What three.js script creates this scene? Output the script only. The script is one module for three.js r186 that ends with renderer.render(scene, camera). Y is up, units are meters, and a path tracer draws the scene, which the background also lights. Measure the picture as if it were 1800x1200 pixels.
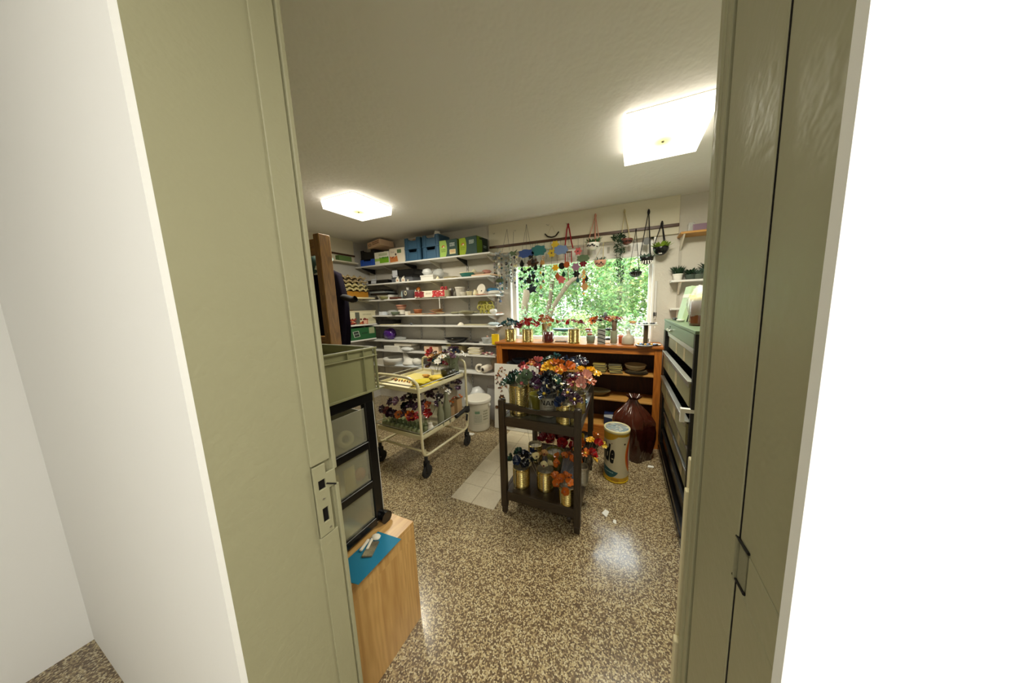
import * as THREE from 'three';
import { RoundedBoxGeometry } from 'three/addons/geometries/RoundedBoxGeometry.js';
import { mergeGeometries, mergeVertices } from 'three/addons/utils/BufferGeometryUtils.js';
import { RectAreaLightUniformsLib } from 'three/addons/lights/RectAreaLightUniformsLib.js';

// ---------------------------------------------------------------- camera, sky, large lights, exposure
const scene = new THREE.Scene();
const camera = new THREE.PerspectiveCamera(104.26, 1.5, 0.02, 200);
camera.position.set(0, 1.53, 0);
camera.rotation.set(THREE.MathUtils.degToRad(-7.631), THREE.MathUtils.degToRad(22.898), THREE.MathUtils.degToRad(-1.528), 'YXZ');
const renderer = new THREE.WebGLRenderer({ antialias: true });
renderer.toneMapping = THREE.LinearToneMapping;
renderer.toneMappingExposure = 1.8;
renderer.shadowMap.enabled = true;
RectAreaLightUniformsLib.init();
scene.background = new THREE.Color(0.86, 0.96, 1.0);       // bright overcast daylight outside
scene.backgroundIntensity = 6.3;
const LAMP = { color: new THREE.Color(1.0, 0.945, 0.77), power: 32, glow: 1.8 };   // the two ceiling lamps
const HALL_UNSEEN = { color: new THREE.Color(1.0, 0.97, 0.9), power: 16, glow: 1.4 };     // out of view, placed to light the hallway walls and left jamb

// ---------------------------------------------------------------- helpers
let seed = 7;
const rnd = () => { seed = (seed + 0x6d2b79f5) | 0; let t = Math.imul(seed ^ (seed >>> 15), 1 | seed); t = (t + Math.imul(t ^ (t >>> 7), 61 | t)) ^ t; return ((t ^ (t >>> 14)) >>> 0) / 4294967296; };
const rr = (a, b) => a + (b - a) * rnd();
const PI = Math.PI, V2 = (x, y) => new THREE.Vector2(x, y), V3 = (x, y, z) => new THREE.Vector3(x, y, z);
const taken = {};
function numbered(n) { const k = taken[n] = (taken[n] ?? -1) + 1; return k ? n + '_' + String(k).padStart(3, '0') : n; }
function shade(o) { o.traverse((m) => { if (m.isMesh) { m.castShadow = true; m.receiveShadow = true; } }); return o; }
function tag(o, label, category, group) { o.userData.label = label; o.userData.category = category; if (group) o.userData.group = group; return o; }
function thing(name, label, category, [x, y, z] = [0, 0, 0], turn = 0, group) {
  const o = new THREE.Group(); o.name = numbered(name); o.position.set(x, y, z); o.rotation.y = turn;
  scene.add(o); return tag(o, label, category, group);
}
function part(name, geo, mat, parent, label) {
  const m = new THREE.Mesh(geo, mat); m.name = name; m.castShadow = m.receiveShadow = true; parent.add(m);
  if (label) m.userData.label = label; return m;
}
function parts(name, list, mat, parent) { for (const g of list) part(name, g, mat, parent); }
function solo(name, geo, mat, label, category, [x, y, z] = [0, 0, 0], turn = 0, group) {
  const m = new THREE.Mesh(geo, mat); m.name = numbered(name); m.castShadow = m.receiveShadow = true;
  m.position.set(x, y, z); m.rotation.y = turn; scene.add(m); return tag(m, label, category, group);
}
function struct(name, geo, mat, parent) {
  const m = new THREE.Mesh(geo, mat); m.name = parent ? name : numbered(name); m.castShadow = m.receiveShadow = true;
  (parent ?? scene).add(m); if (!parent) m.userData.kind = 'structure'; return m;
}
function dup(src, [x, y, z], turn = 0, label, group) {
  const r = src.clone(); r.name = numbered(src.name.replace(/_\d{3}$/, '')); r.position.set(x, y, z); r.rotation.y = turn;
  r.userData = { ...src.userData }; if (label) r.userData.label = label; if (group) r.userData.group = group; scene.add(r); return r;
}
// uv in metres, taken from the face's own direction; swap turns the grain
function tri(g, s = 1, swap = false) {
  g = g.index ? g.toNonIndexed() : g;
  const p = g.attributes.position, uv = new Float32Array(p.count * 2), a = V3(), b = V3(), c = V3(), n = V3();
  for (let i = 0; i < p.count; i += 3) {
    a.fromBufferAttribute(p, i); b.fromBufferAttribute(p, i + 1); c.fromBufferAttribute(p, i + 2);
    n.copy(b).sub(a).cross(c.clone().sub(a));
    const ax = Math.abs(n.x), ay = Math.abs(n.y), az = Math.abs(n.z);
    [a, b, c].forEach((v, k) => {
      let u, w; if (ax > ay && ax > az) { u = v.z; w = v.y; } else if (ay > az) { u = v.x; w = v.z; } else { u = v.x; w = v.y; }
      if (swap) [u, w] = [w, u];
      uv[(i + k) * 2] = u * s; uv[(i + k) * 2 + 1] = w * s;
    });
  }
  g.setAttribute('uv', new THREE.BufferAttribute(uv, 2)); return g;
}
function clean(g) { g = g.index ? g.toNonIndexed() : g.clone(); for (const k of Object.keys(g.attributes)) if (!['position', 'normal', 'uv'].includes(k)) g.deleteAttribute(k); if (!g.attributes.uv) tri(g); return g; }
const mg = (list) => mergeGeometries(list.map(clean));
// boxes: size, centre
const bx = (w, h, d, x = 0, y = 0, z = 0) => new THREE.BoxGeometry(w, h, d).translate(x, y, z);
const rb = (w, h, d, x = 0, y = 0, z = 0, r = 0.004, s = 1) => new RoundedBoxGeometry(w, h, d, s, Math.min(r, w / 2.01, h / 2.01, d / 2.01)).translate(x, y, z);
// box from min to max
const bb = (x0, x1, y0, y1, z0, z1, r = 0) => r ? rb(x1 - x0, y1 - y0, z1 - z0, (x0 + x1) / 2, (y0 + y1) / 2, (z0 + z1) / 2, r) : bx(x1 - x0, y1 - y0, z1 - z0, (x0 + x1) / 2, (y0 + y1) / 2, (z0 + z1) / 2);
const cyl = (r0, r1, h, x = 0, y = 0, z = 0, n = 20, open = false) => new THREE.CylinderGeometry(r0, r1, h, n, 1, open).translate(x, y, z);
const tube = (pts, r, n = 6, seg, closed = false) => new THREE.TubeGeometry(new THREE.CatmullRomCurve3(pts.map((p) => V3(...p)), closed, 'catmullrom', 0.3), seg ?? Math.max(4, pts.length * 3), r, n, closed);
function rod(a, b, r, n = 6) { const A = V3(...a), B = V3(...b), d = B.clone().sub(A), g = new THREE.CylinderGeometry(r, r, d.length(), n); g.applyQuaternion(new THREE.Quaternion().setFromUnitVectors(V3(0, 1, 0), d.clone().normalize())); return g.translate((A.x + B.x) / 2, (A.y + B.y) / 2, (A.z + B.z) / 2); }
const lathe = (pts, n = 24) => new THREE.LatheGeometry(pts.map((p) => V2(...p)), n);
function ext(pts, depth, bevel = 0.002, holes) {
  const s = new THREE.Shape(pts.map((p) => V2(...p)));
  for (const h of holes ?? []) s.holes.push(new THREE.Path(h.map((p) => V2(...p))));
  return new THREE.ExtrudeGeometry(s, { depth, bevelEnabled: bevel > 0, bevelThickness: bevel, bevelSize: bevel, bevelSegments: 1, curveSegments: 10 });
}
const circle = (cx, cy, r, n = 20, k = 0, a = 0) => Array.from({ length: n }, (_, i) => { const t = i / n * 2 * PI, q = r * (1 + a * Math.cos(k * t)); return [cx + q * Math.cos(t), cy + q * Math.sin(t)]; });
const blob = (r, sx, sy, sz, jit, det = 2) => { // lumpy solid
  let g = new THREE.IcosahedronGeometry(r, det); g.deleteAttribute('uv'); g.deleteAttribute('normal'); g = mergeVertices(g, 1e-5); const p = g.attributes.position, m = new Map();
  for (let i = 0; i < p.count; i++) {
    const k = [p.getX(i), p.getY(i), p.getZ(i)].map((q) => q.toFixed(4)).join(); if (!m.has(k)) m.set(k, 1 + rr(-jit, jit)); const q = m.get(k);
    p.setXYZ(i, p.getX(i) * sx * q, p.getY(i) * sy * q, p.getZ(i) * sz * q);
  }
  g.computeVertexNormals(); g = g.toNonIndexed(); return tri(g);
};

// ---------------------------------------------------------------- textures
function noise2(n, cells, sd) { // tileable value noise, n x n
  const r = new Float32Array(cells * cells); let s = sd; for (let i = 0; i < r.length; i++) { s = (s * 1664525 + 1013904223) >>> 0; r[i] = s / 4294967296; }
  const o = new Float32Array(n * n);
  for (let y = 0; y < n; y++) for (let x = 0; x < n; x++) {
    const fx = x / n * cells, fy = y / n * cells, ix = Math.floor(fx), iy = Math.floor(fy); let u = fx - ix, v = fy - iy; u = u * u * (3 - 2 * u); v = v * v * (3 - 2 * v);
    const g = (a, b) => r[(b % cells) * cells + (a % cells)];
    o[y * n + x] = (g(ix, iy) * (1 - u) + g(ix + 1, iy) * u) * (1 - v) + (g(ix, iy + 1) * (1 - u) + g(ix + 1, iy + 1) * u) * v;
  }
  return o;
}
function dataTex(n, m, fn, srgb = true) {
  const d = new Uint8Array(n * m * 4);
  for (let y = 0; y < m; y++) for (let x = 0; x < n; x++) { const c = fn(x, y), i = (y * n + x) * 4; d[i] = Math.max(0, Math.min(255, c[0])); d[i + 1] = Math.max(0, Math.min(255, c[1])); d[i + 2] = Math.max(0, Math.min(255, c[2])); d[i + 3] = 255; }
  const t = new THREE.DataTexture(d, n, m, THREE.RGBAFormat); t.wrapS = t.wrapT = THREE.RepeatWrapping; t.magFilter = THREE.LinearFilter; t.minFilter = THREE.LinearFilter;
  if (srgb) t.colorSpace = THREE.SRGBColorSpace; t.needsUpdate = true; return t;
}
function canvasTex(w, h, draw) {
  const c = document.createElement('canvas'); c.width = w; c.height = h; draw(c.getContext('2d'), w, h);
  const t = new THREE.CanvasTexture(c); t.colorSpace = THREE.SRGBColorSpace; t.magFilter = THREE.LinearFilter; return t;
}
const lerp3 = (a, b, t) => [a[0] + (b[0] - a[0]) * t, a[1] + (b[1] - a[1]) * t, a[2] + (b[2] - a[2]) * t];
function terrazzo() { // chips of marble in a brown cement
  const N = 1024, C = 150, px = [], col = []; let s = 99; const r = () => { s = (s * 1664525 + 1013904223) >>> 0; return s / 4294967296; };
  const pal = [[204, 188, 146], [190, 172, 130], [166, 146, 108], [112, 94, 70], [88, 72, 54], [136, 116, 88], [214, 202, 166], [102, 84, 62]];
  for (let i = 0; i < C * C; i++) { px.push([r(), r(), r() * 0.5 + 0.75]); col.push(pal[Math.floor(r() * pal.length)]); }
  return dataTex(N, N, (x, y) => {
    const fx = x / N * C, fy = y / N * C, ix = Math.floor(fx), iy = Math.floor(fy); let b = 9, b2 = 9, k = 0;
    for (let j = -1; j <= 1; j++) for (let i = -1; i <= 1; i++) {
      const q = ((iy + j + C) % C) * C + (ix + i + C) % C, p = px[q], dx = ix + i + p[0] - fx, dy = iy + j + p[1] - fy, d = Math.hypot(dx, dy) * p[2];
      if (d < b) { b2 = b; b = d; k = q; } else if (d < b2) b2 = d;
    }
    const e = Math.min(1, (b2 - b) * 5); return lerp3([112, 96, 80], col[k], 0.25 + 0.75 * e);
  });
}
function woodTex(a, b, sd, n = 512, planks = 0) { // grain runs along v
  const n1 = noise2(n, 8, sd), n2 = noise2(n, 64, sd + 1);
  return dataTex(n, n, (x, y) => {
    const pl = planks ? Math.floor(x / n * planks) : 0, yy = Math.floor(y / 10 + pl * 37) % n, w = n1[(Math.floor(y / 4) % n) * n + x];
    const g = 0.5 + 0.5 * Math.sin((x / n * 14 + w * 3 + pl * 2.3) * 2 * PI * 0.9), f = n2[yy * n + x];
    let t = 0.35 * g + 0.45 * f + (planks ? ((pl * 0.37) % 1) * 0.45 - 0.2 : 0);
    if (planks && (x / n * planks) % 1 < 0.012) t += 0.15;
    return lerp3(a, b, Math.max(0, Math.min(1, t)));
  });
}
function mottled(a, b, sd, n = 256) { const n1 = noise2(n, 5, sd), n2 = noise2(n, 40, sd + 3); return dataTex(n, n, (x, y) => lerp3(a, b, 0.6 * n1[y * n + x] + 0.4 * n2[y * n + x])); }
const rep = (t, u, v = u) => { t = t.clone(); t.repeat.set(u, v); t.needsUpdate = true; return t; };
const bumpN = (() => { const a = noise2(256, 12, 5), b = noise2(256, 48, 8), c = noise2(256, 128, 3); return dataTex(256, 256, (x, y) => { const v = 255 * (0.5 * a[y * 256 + x] + 0.3 * b[y * 256 + x] + 0.2 * c[y * 256 + x]); return [v, v, v]; }, false); })();

// ---------------------------------------------------------------- materials
const std = (c, rough = 0.6, o = {}) => new THREE.MeshStandardMaterial({ color: Array.isArray(c) ? new THREE.Color().setRGB(...c) : c, roughness: rough, ...o });
const phy = (c, rough = 0.3, o = {}) => new THREE.MeshPhysicalMaterial({ color: Array.isArray(c) ? new THREE.Color().setRGB(...c) : c, roughness: rough, ...o });
const M = {
  plaster: std('#cfcabf', 0.85, { bumpMap: rep(bumpN, 1.3), bumpScale: 0.004 }),
  plasterGrey: std('#c2bfb9', 0.85, { bumpMap: rep(bumpN, 1.3), bumpScale: 0.004 }),
  ceiling: std('#eeede9', 0.9, { bumpMap: rep(bumpN, 0.7), bumpScale: 0.004 }),
  hallWhite: std('#fbfbf8', 0.8, { bumpMap: rep(bumpN, 1.5), bumpScale: 0.0004 }),
  jamb: std('#a29f80', 0.45, { bumpMap: rep(bumpN, 2.2), bumpScale: 0.0012 }),
  terrazzo: phy('#ffffff', 0.2, { map: rep(terrazzo(), 1 / 0.85), clearcoat: 0.35, clearcoatRoughness: 0.12 }),
  tile: std('#ffffff', 0.35, { map: rep(mottled([216, 206, 182], [196, 184, 158], 21), 2.5) }),
  board: std('#d9d2bd', 0.7, { bumpMap: rep(bumpN, 1), bumpScale: 0.002 }),
  rail: std('#4a2c18', 0.4), white: std('#e4e2da', 0.5), frameWhite: std('#eceae4', 0.35),
  black: std('#0e0e10', 0.45), blackGloss: phy('#0b0b0d', 0.25), rubber: std('#1c1b1a', 0.8),
  pine: std('#ffffff', 0.35, { map: rep(woodTex([194, 118, 46], [146, 80, 24], 11), 2) }),
  pineShade: std('#ffffff', 0.6, { map: rep(woodTex([74, 36, 16], [44, 20, 10], 13), 2) }),
  shelfPine: std('#ffffff', 0.45, { map: rep(woodTex([206, 156, 84], [168, 116, 54], 15), 2) }),
  beech: std('#ffffff', 0.35, { map: rep(woodTex([214, 172, 108], [178, 132, 72], 17, 512, 5), 2.2) }),
  rackWood: std('#ffffff', 0.5, { map: rep(woodTex([148, 106, 46], [96, 64, 24], 19), 3) }),
  trolley: std('#ffffff', 0.4, { map: rep(woodTex([58, 46, 32], [36, 28, 19], 23), 3) }),
  trolleyTop: phy('#4a4b46', 0.22, { clearcoat: 0.3 }),
  shelfWhite: std('#e0dfdb', 0.5), bracket: std('#b7b2a6', 0.5), bracketBlack: std('#141414', 0.5), upright: std('#d2d0cb', 0.45),
  tin: phy([0.62, 0.5, 0.2], 0.22, { metalness: 1 }), tinIn: std([0.5, 0.46, 0.36], 0.4, { metalness: 0.8 }), tinGrey: std([0.55, 0.53, 0.47], 0.35, { metalness: 0.8 }),
  chrome: std([0.75, 0.75, 0.72], 0.18, { metalness: 1 }), alu: std([0.5, 0.49, 0.42], 0.42, { metalness: 0.9 }),
  cartPaint: phy('#cfc6a0', 0.3, { clearcoat: 0.4 }), wire: std([0.4, 0.38, 0.34], 0.4, { metalness: 0.8 }),
  crateGrey: std('#85845f', 0.45), frost: phy('#e2e0cd', 0.14, { transmission: 0.8, thickness: 0 }),
  glass: phy('#ffffff', 0.02, { transmission: 1, thickness: 0, ior: 1.45 }), glassGreen: phy('#dfe8da', 0.05, { transmission: 1, thickness: 0 }), frostGlass: phy('#8d9474', 0.45, { transmission: 0.55, thickness: 0 }),
  sand: std('#a39b86', 0.95), soil: std('#2b2018', 0.95), clay: std('#d9d3c4', 0.7), bisque: std('#e6dfcf', 0.75), terracotta: std('#b5714a', 0.75), pinkClay: std('#cf9a80', 0.7),
  porcelain: phy('#efece4', 0.2, { clearcoat: 0.5 }), olive: phy('#7d7628', 0.3, { clearcoat: 0.4 }),
  paper: std('#ecebe4', 0.8), yellowPaper: std('#d8c978', 0.8), cream: std('#e3d9b4', 0.75), cardboard: std('#b98a58', 0.85), card2: std('#e6c5a8', 0.85),
  blueCrate: std('#386080', 0.45), cobalt: std('#2857c0', 0.45), green: std('#2d6b3a', 0.6), lime: std('#8fb83a', 0.6), darkTeal: std('#26443f', 0.6), purple: std('#4b1f78', 0.5), lilac: std('#7d55b0', 0.5),
  yellow: phy('#e8c40c', 0.35), red: phy('#a3182a', 0.3, { clearcoat: 0.6 }), orange: std('#c9752b', 0.6),
  coat: phy('#0f0a15', 0.95, { specularIntensity: 0.15 }), coatBlack: std('#0c0b0f', 0.85), brownBag: phy('#3a140e', 0.18, { clearcoat: 0.6 }), brownFilm: phy('#6b3420', 0.12, { transmission: 0.45, thickness: 0, clearcoat: 0.5 }),
  blueFilm: phy('#3f86b4', 0.25, { transmission: 0.3, thickness: 0 }), clearFilm: phy('#f4f6f6', 0.15, { transmission: 0.7, thickness: 0 }), whiteFilm: phy('#eef0f0', 0.35, { transmission: 0.3, thickness: 0 }),
  trayPlastic: std('#d4d1bc', 0.5), tealPaper: std('#12779c', 0.7), rope: std('#c3b48a', 0.9), ropePink: std('#c98f7c', 0.9), ropeBlack: std('#161416', 0.9), ropeRed: std('#8e1420', 0.9), string: std('#4a4a4c', 0.8),
  leaf: std('#2f5a2a', 0.5), leafDark: std('#1c3a22', 0.5), leafBright: std('#7f9c2c', 0.5), leafGrey: std('#5d7467', 0.55),
  chestGreen: std('#62755a', 0.4), chestFace: std('#8a8460', 0.5), bark: std('#5a4d3a', 0.95), woodLight: std('#c9b48c', 0.7), gapShade: std('#120d0a', 0.9), tape: std('#b8a67a', 0.6),
};
const GL = {}; // ceramic glazes
for (const [k, c, r] of [['orange', '#c2651e', .25], ['yellow', '#dca61c', .25], ['red', '#9c1a1c', .22], ['crimson', '#6d0f22', .22], ['dark green', '#16382a', .16], ['black', '#0f0f14', .14], ['dark blue', '#15203a', .14], ['plum', '#351730', .18], ['dark teal', '#17444a', .16], ['grey green', '#56684e', .2],
  ['cream', '#dccf9c', .3], ['white', '#e8e4da', .25], ['mauve', '#8d6680', .25], ['rust', '#9c4a1e', .3], ['tan', '#b98a4e', .4], ['pale pink', '#d0998c', .35], ['periwinkle', '#6c83ad', .4], ['blue', '#27478c', .35], ['teal', '#256d70', .35], ['silver grey', '#7c8486', .3], ['pink', '#c05a5c', .35], ['lemon', '#c9a928', .35], ['brown', '#4a2c1c', .3]])
  GL[k] = phy(c, r, { clearcoat: 0.6, clearcoatRoughness: 0.12 });
// ---------------------------------------------------------------- the setting
const XL = -4.0, XR = 1.25, ZB = -3.33, ZD = -0.44, ZH = -0.2, CH = 2.6, DL = -0.74, DR = 0.103, DH = 2.34;
const floor = struct('floor', tri(bb(XL - 0.2, XR + 0.2, -0.15, 0, ZB - 0.3, 1.6)), M.terrazzo);
{ // a strip of pale ceramic tiles let into the terrazzo, two wide
  const g = [0, 1, 2].map((k) => tri(rb(0.192, 0.012, 0.192, k * 0.31, 0, k * 0.17, 0.002)).translate(-k * 0.31, 0, -k * 0.17));
  for (let i = 0; i < 2; i++) for (let j = 0; j < 7; j++) {
    const m = part('floor_tile', g[(i + j * 2) % 3], M.tile, floor); m.position.set(-1.163 + i * 0.195, -0.0035, -1.71 - j * 0.195);
  }
}
struct('ceiling', tri(bb(XL - 0.2, XR + 0.2, CH, CH + 0.2, ZB - 0.3, 1.6)), M.ceiling);
const WX0 = -1.415, WX1 = 0.292, WY0 = 1.06, WY1 = 2.24;
struct('wall_back', tri(mg([bb(XL - 0.2, WX0, 0, CH, ZB - 0.3, ZB), bb(WX1, XR + 0.2, 0, CH, ZB - 0.3, ZB), bb(WX0, WX1, 0, WY0, ZB - 0.3, ZB), bb(WX0, WX1, WY1, CH, ZB - 0.3, ZB)])), M.plaster);
struct('wall_left', tri(bb(XL - 0.2, XL, 0, CH, ZB, ZD)), M.plasterGrey);
struct('wall_right', tri(bb(XR, XR + 0.2, 0, CH, ZB, ZD)), M.plaster);
struct('wall_door', tri(mg([bb(XL - 0.2, DL - 0.03, 0, CH, ZD, -0.383), bb(XL - 0.2, DL, 0, CH, -0.383, ZH - 0.01), bb(DR + 0.02, XR + 0.2, 0, CH, ZD, -0.284), bb(DR + 0.004, XR + 0.2, 0, CH, -0.284, ZH - 0.01), bb(DL, DR, DH, CH, ZD, ZH - 0.01)])), M.jamb);
struct('wall_hallway', tri(mg([bb(XL - 0.2, DL, 0, CH, ZH - 0.01, ZH), bb(DR, XR + 0.2, 0, CH, ZH - 0.01, ZH), bb(DL, DR, DH, CH, ZH - 0.01, ZH),
  bb(-2.45, -2.3, 0, CH, ZH, 1.4), bb(1.3, 1.45, 0, CH, ZH, 1.4)])), M.hallWhite);
struct('wall_hallway_unseen_rear', tri(bb(-2.45, 1.45, 0, CH, 1.4, 1.55)), M.hallWhite);  // out of view behind the viewer, kept white to bounce the lamp light
{ // door frame without its leaf: rebated jambs, striking plate, cut hinge
  const d = new THREE.Group(); d.name = 'door_1'; d.userData.kind = 'structure'; scene.add(d);
  const holes = [[[-0.393, 1.054], [-0.393, 1.083], [-0.413, 1.083], [-0.413, 1.054]], [[-0.395, 0.959], [-0.395, 1.002], [-0.412, 1.002], [-0.412, 0.959]]];
  // left jamb: frame strip, raised lip on the room side
  part('door_jamb', tri(mg([bb(DL - 0.03, DL + 0.004, 0, 0.92, -0.432, -0.383, 0.0025), bb(DL - 0.03, DL + 0.004, 1.128, DH, -0.432, -0.383, 0.0025), bb(DL - 0.03, DL - 0.004, 0.92, 1.128, -0.432, -0.383), bb(DL - 0.03, DL + 0.006, 0, 1.048, -0.447, -0.436, 0.003), bb(DL - 0.03, DL + 0.006, 1.092, DH, -0.447, -0.436, 0.003), bb(DL - 0.03, DL - 0.001, 0, DH, -0.444, -0.43)])), M.jamb, d);
  const pl = ext([[-0.385, 0.925], [-0.385, 1.123], [-0.414, 1.123], [-0.414, 1.094], [-0.438, 1.094], [-0.438, 1.05], [-0.419, 1.05], [-0.419, 0.925]], 0.004, 0.001, holes);
  pl.applyMatrix4(new THREE.Matrix4().makeBasis(V3(0, 0, 1), V3(0, 1, 0), V3(-1, 0, 0))); // shape x -> z
  part('strike_plate', pl.translate(DL + 0.006, 0, 0), M.jamb, d);
  part('bolt_hole_shade', mg([bb(DL - 0.004, DL - 0.002, 1.05, 1.087, -0.415, -0.391), bb(DL - 0.004, DL - 0.002, 0.955, 1.006, -0.415, -0.393), rod([DL + 0.0075, 1.066, -0.413], [DL + 0.0075, 1.049, -0.437], 0.0022)]), M.gapShade, d);  // dark boxes painted as the shade inside the holes
  parts('screw', [cyl(0.003, 0.003, 0.002, 0, 0, 0, 10).rotateZ(PI / 2).translate(DL + 0.0075, 1.028, -0.402), cyl(0.003, 0.003, 0.002, 0, 0, 0, 10).rotateZ(PI / 2).translate(DL + 0.0075, 0.938, -0.41)], M.alu, d);
  // right jamb: wider strip, stop lip, gap with the hinge cut
  part('door_jamb', tri(mg([bb(DR + 0.001, DR + 0.03, 0, DH, -0.405, -0.284, 0.002), bb(DR - 0.004, DR + 0.02, 0, DH, -0.447, -0.428, 0.003), bb(DR - 0.001, DR + 0.03, 0, DH, -0.43, -0.413, 0.002), bb(DR + 0.0025, DR + 0.02, 0, 1.266, -0.2835, -0.202, 0.002), bb(DR + 0.0025, DR + 0.02, 1.31, DH, -0.2835, -0.202, 0.002), bb(DR + 0.0025, DR + 0.02, 1.266, 1.31, -0.264, -0.202, 0.001)])), M.jamb, d);
  part('hinge', mg([bb(DR + 0.002, DR + 0.01, 1.269, 1.307, -0.2825, -0.265, 0.001), cyl(0.0022, 0.0022, 0.044, DR + 0.0015, 1.288, -0.2833, 8)]), M.jamb, d);
  part('hinge_gap_shade', mg([rod([DR + 0.0015, 1.309, -0.287], [DR + 0.0015, 1.3135, -0.262], 0.0014), rod([DR + 0.0015, 1.267, -0.288], [DR + 0.0015, 1.2725, -0.263], 0.0014), bb(DR + 0.0022, DR + 0.003, 0, DH, -0.2845, -0.2832)]), M.gapShade, d);  // near-black rods and strip painted as the shade in the gap
  part('door_head', tri(bb(DL, DR, DH - 0.02, DH, -0.447, -0.383, 0.002)), M.jamb, d);
}
// ---- window with its vent strip, shutter boards above
{
  const w = new THREE.Group(); w.name = 'window_1'; w.userData.kind = 'structure'; scene.add(w);
  const z0 = -3.47, z1 = -3.4;
  part('window_frame', mg([bb(WX0, WX0 + 0.062, WY0, WY1, z0, z1, 0.004), bb(WX1 - 0.045, WX1, WY0, WY1, z0, z1, 0.004), bb(WX0, WX1, WY0, WY0 + 0.06, z0, z1, 0.004), bb(WX0 + 0.05, WX1 - 0.04, 2.045, 2.075, z0, z1, 0.003), bb(WX0, WX1, 2.215, WY1, z0, z1, 0.003), bb(WX0 - 0.004, WX0 + 0.016, WY0, WY1, z1, ZB + 0.012, 0.004), bb(WX1 - 0.014, WX1 + 0.006, WY0, WY1, z1, ZB + 0.008, 0.003)]), M.frameWhite, w);
  const vent = part('vent_strip', bb(WX0 + 0.05, WX1 - 0.04, 2.07, 2.22, z0 + 0.01, z1 - 0.015), M.frameWhite, w);
  for (let i = 0; i < 21; i++) part('vent_slot', rb(0.028, 0.07, 0.006, WX0 + 0.11 + i * 0.0745, 2.145, z1 - 0.014, 0.002), i % 3 ? M.upright : M.bracket, vent);
  part('window_pane', bb(WX0 + 0.06, WX1 - 0.043, WY0 + 0.055, 2.05, -3.437, -3.433), M.glass, w);
  part('window_sill', tri(rb(WX1 - WX0, 0.03, 0.09, (WX0 + WX1) / 2, WY0 - 0.005, -3.36, 0.006)), M.white, w);
  const rod1 = part('opening_rod', mg([cyl(0.011, 0.011, 0.37, 0.317, 1.57, -3.312, 10), cyl(0.006, 0.006, 0.05, 0.319, 1.37, -3.312, 8)]), M.upright, w);
  part('rod_tip', rb(0.03, 0.04, 0.025, 0.315, 1.4, -3.314, 0.005), M.black, rod1);
}
{
  const t = new THREE.Group(); t.name = 'trim_1'; t.userData.kind = 'structure'; scene.add(t);
  part('shutter_board', tri(bb(-1.69, 0.5, 2.222, CH, ZB, -3.302, 0.003)), M.board, t);
  part('rail_strip', mg([rb(2.18, 0.03, 0.018, -0.592, 2.308, -3.293, 0.004)]), M.rail, t);
  const c = new THREE.Group(); c.name = 'trim_2'; c.userData.kind = 'structure'; scene.add(c);
  part('shutter_board', tri(bb(-4, -3.97, 2.246, CH, -3.06, -1.0, 0.003)), M.board, c);
  part('rail_strip', rb(0.02, 0.025, 2.0, -3.96, 2.372, -2.06, 0.004), M.rail, c);
  part('ledge', tri(rb(0.1, 0.02, 2.05, -3.93, 2.255, -2.03, 0.004)), M.board, c);
}
// little wire hooks left in the boards
for (const [x, y, l] of [[-1.63, 2.49, 'leftmost'], [-1.33, 2.49, 'second'], [-0.9, 2.5, 'third'], [-0.66, 2.48, 'fourth']])
  solo('wall_hook', tube([[0, 0, 0], [0.012, -0.006, 0.02], [0.03, -0.02, 0.022], [0.04, -0.004, 0.02]], 0.0025, 5), M.wire, `empty wire hook in the board above the window, ${l} from the left`, 'hook', [x, y, -3.303], 0);

// ---- ceiling lamps: square opal boxes; the opal glows least below the lamp holder in its middle
const OPAL = dataTex(128, 128, (x, y) => { const r = Math.hypot(x - 63.5, y - 63.5) / 64, t = Math.min(1, Math.max(0, (r - 0.03) / 0.3)), k = 0.3 + 0.7 * t * t * (3 - 2 * t), c = Math.pow(k, 1 / 2.2) * 255; return [c, c * 0.985, c * (0.62 + 0.38 * t)]; });
function ceilingLamp(name, x0, x1, z0, z1, label, G, h = 0.075) {
  const cx = (x0 + x1) / 2, cz = (z0 + z1) / 2, w = x1 - x0, d = z1 - z0, t = thing(name, label, 'lamp', [cx, CH, cz]);
  part('back_plate', rb(w * 0.94, 0.014, d * 0.94, 0, -0.007, 0, 0.003), M.alu, t);
  const opal = phy('#fffdf2', 0.35, { emissive: G.color, emissiveIntensity: G.glow, emissiveMap: OPAL });
  const g = new THREE.CylinderGeometry(w / 2 * Math.SQRT2, w / 2 * Math.SQRT2 * 0.96, h, 4, 1); g.rotateY(PI / 4); g.scale(1, 1, d / w);
  const df = part('diffuser', g.toNonIndexed().translate(0, -0.014 - h / 2, 0), opal, t); df.geometry.computeVertexNormals();
  { const n = df.geometry.attributes.normal, u = df.geometry.attributes.uv; for (let i = 0; i < n.count; i++) if (n.getY(i) > -0.9) u.setXY(i, 0.02, 0.02); }
  part('screw_cap', lathe([[0, -0.006], [0.006, -0.005], [0.009, 0], [0.009, 0.003]], 14).translate(0, -0.014 - h - 0.001, 0), M.alu, df);
  const L = new THREE.RectAreaLight(G.color, G.power, w * 0.92, d * 0.92); L.position.set(cx, CH - h - 0.03, cz); L.lookAt(cx, 0, cz); scene.add(L);
}
ceilingLamp('ceiling_lamp', -0.033, 0.42, -2.25, -1.79, 'large square opal ceiling lamp near the doorway, partly hidden by the right jamb', LAMP);
ceilingLamp('ceiling_lamp', -2.73, -2.28, -2.25, -1.808, 'smaller looking square opal ceiling lamp above the wooden rack and egg trays', LAMP);
ceilingLamp('unseen_hallway_lamp', 0.15, 0.65, 0.35, 1.0, 'unseen square ceiling lamp behind the viewer, placed to light hallway walls and jamb', HALL_UNSEEN);
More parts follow.
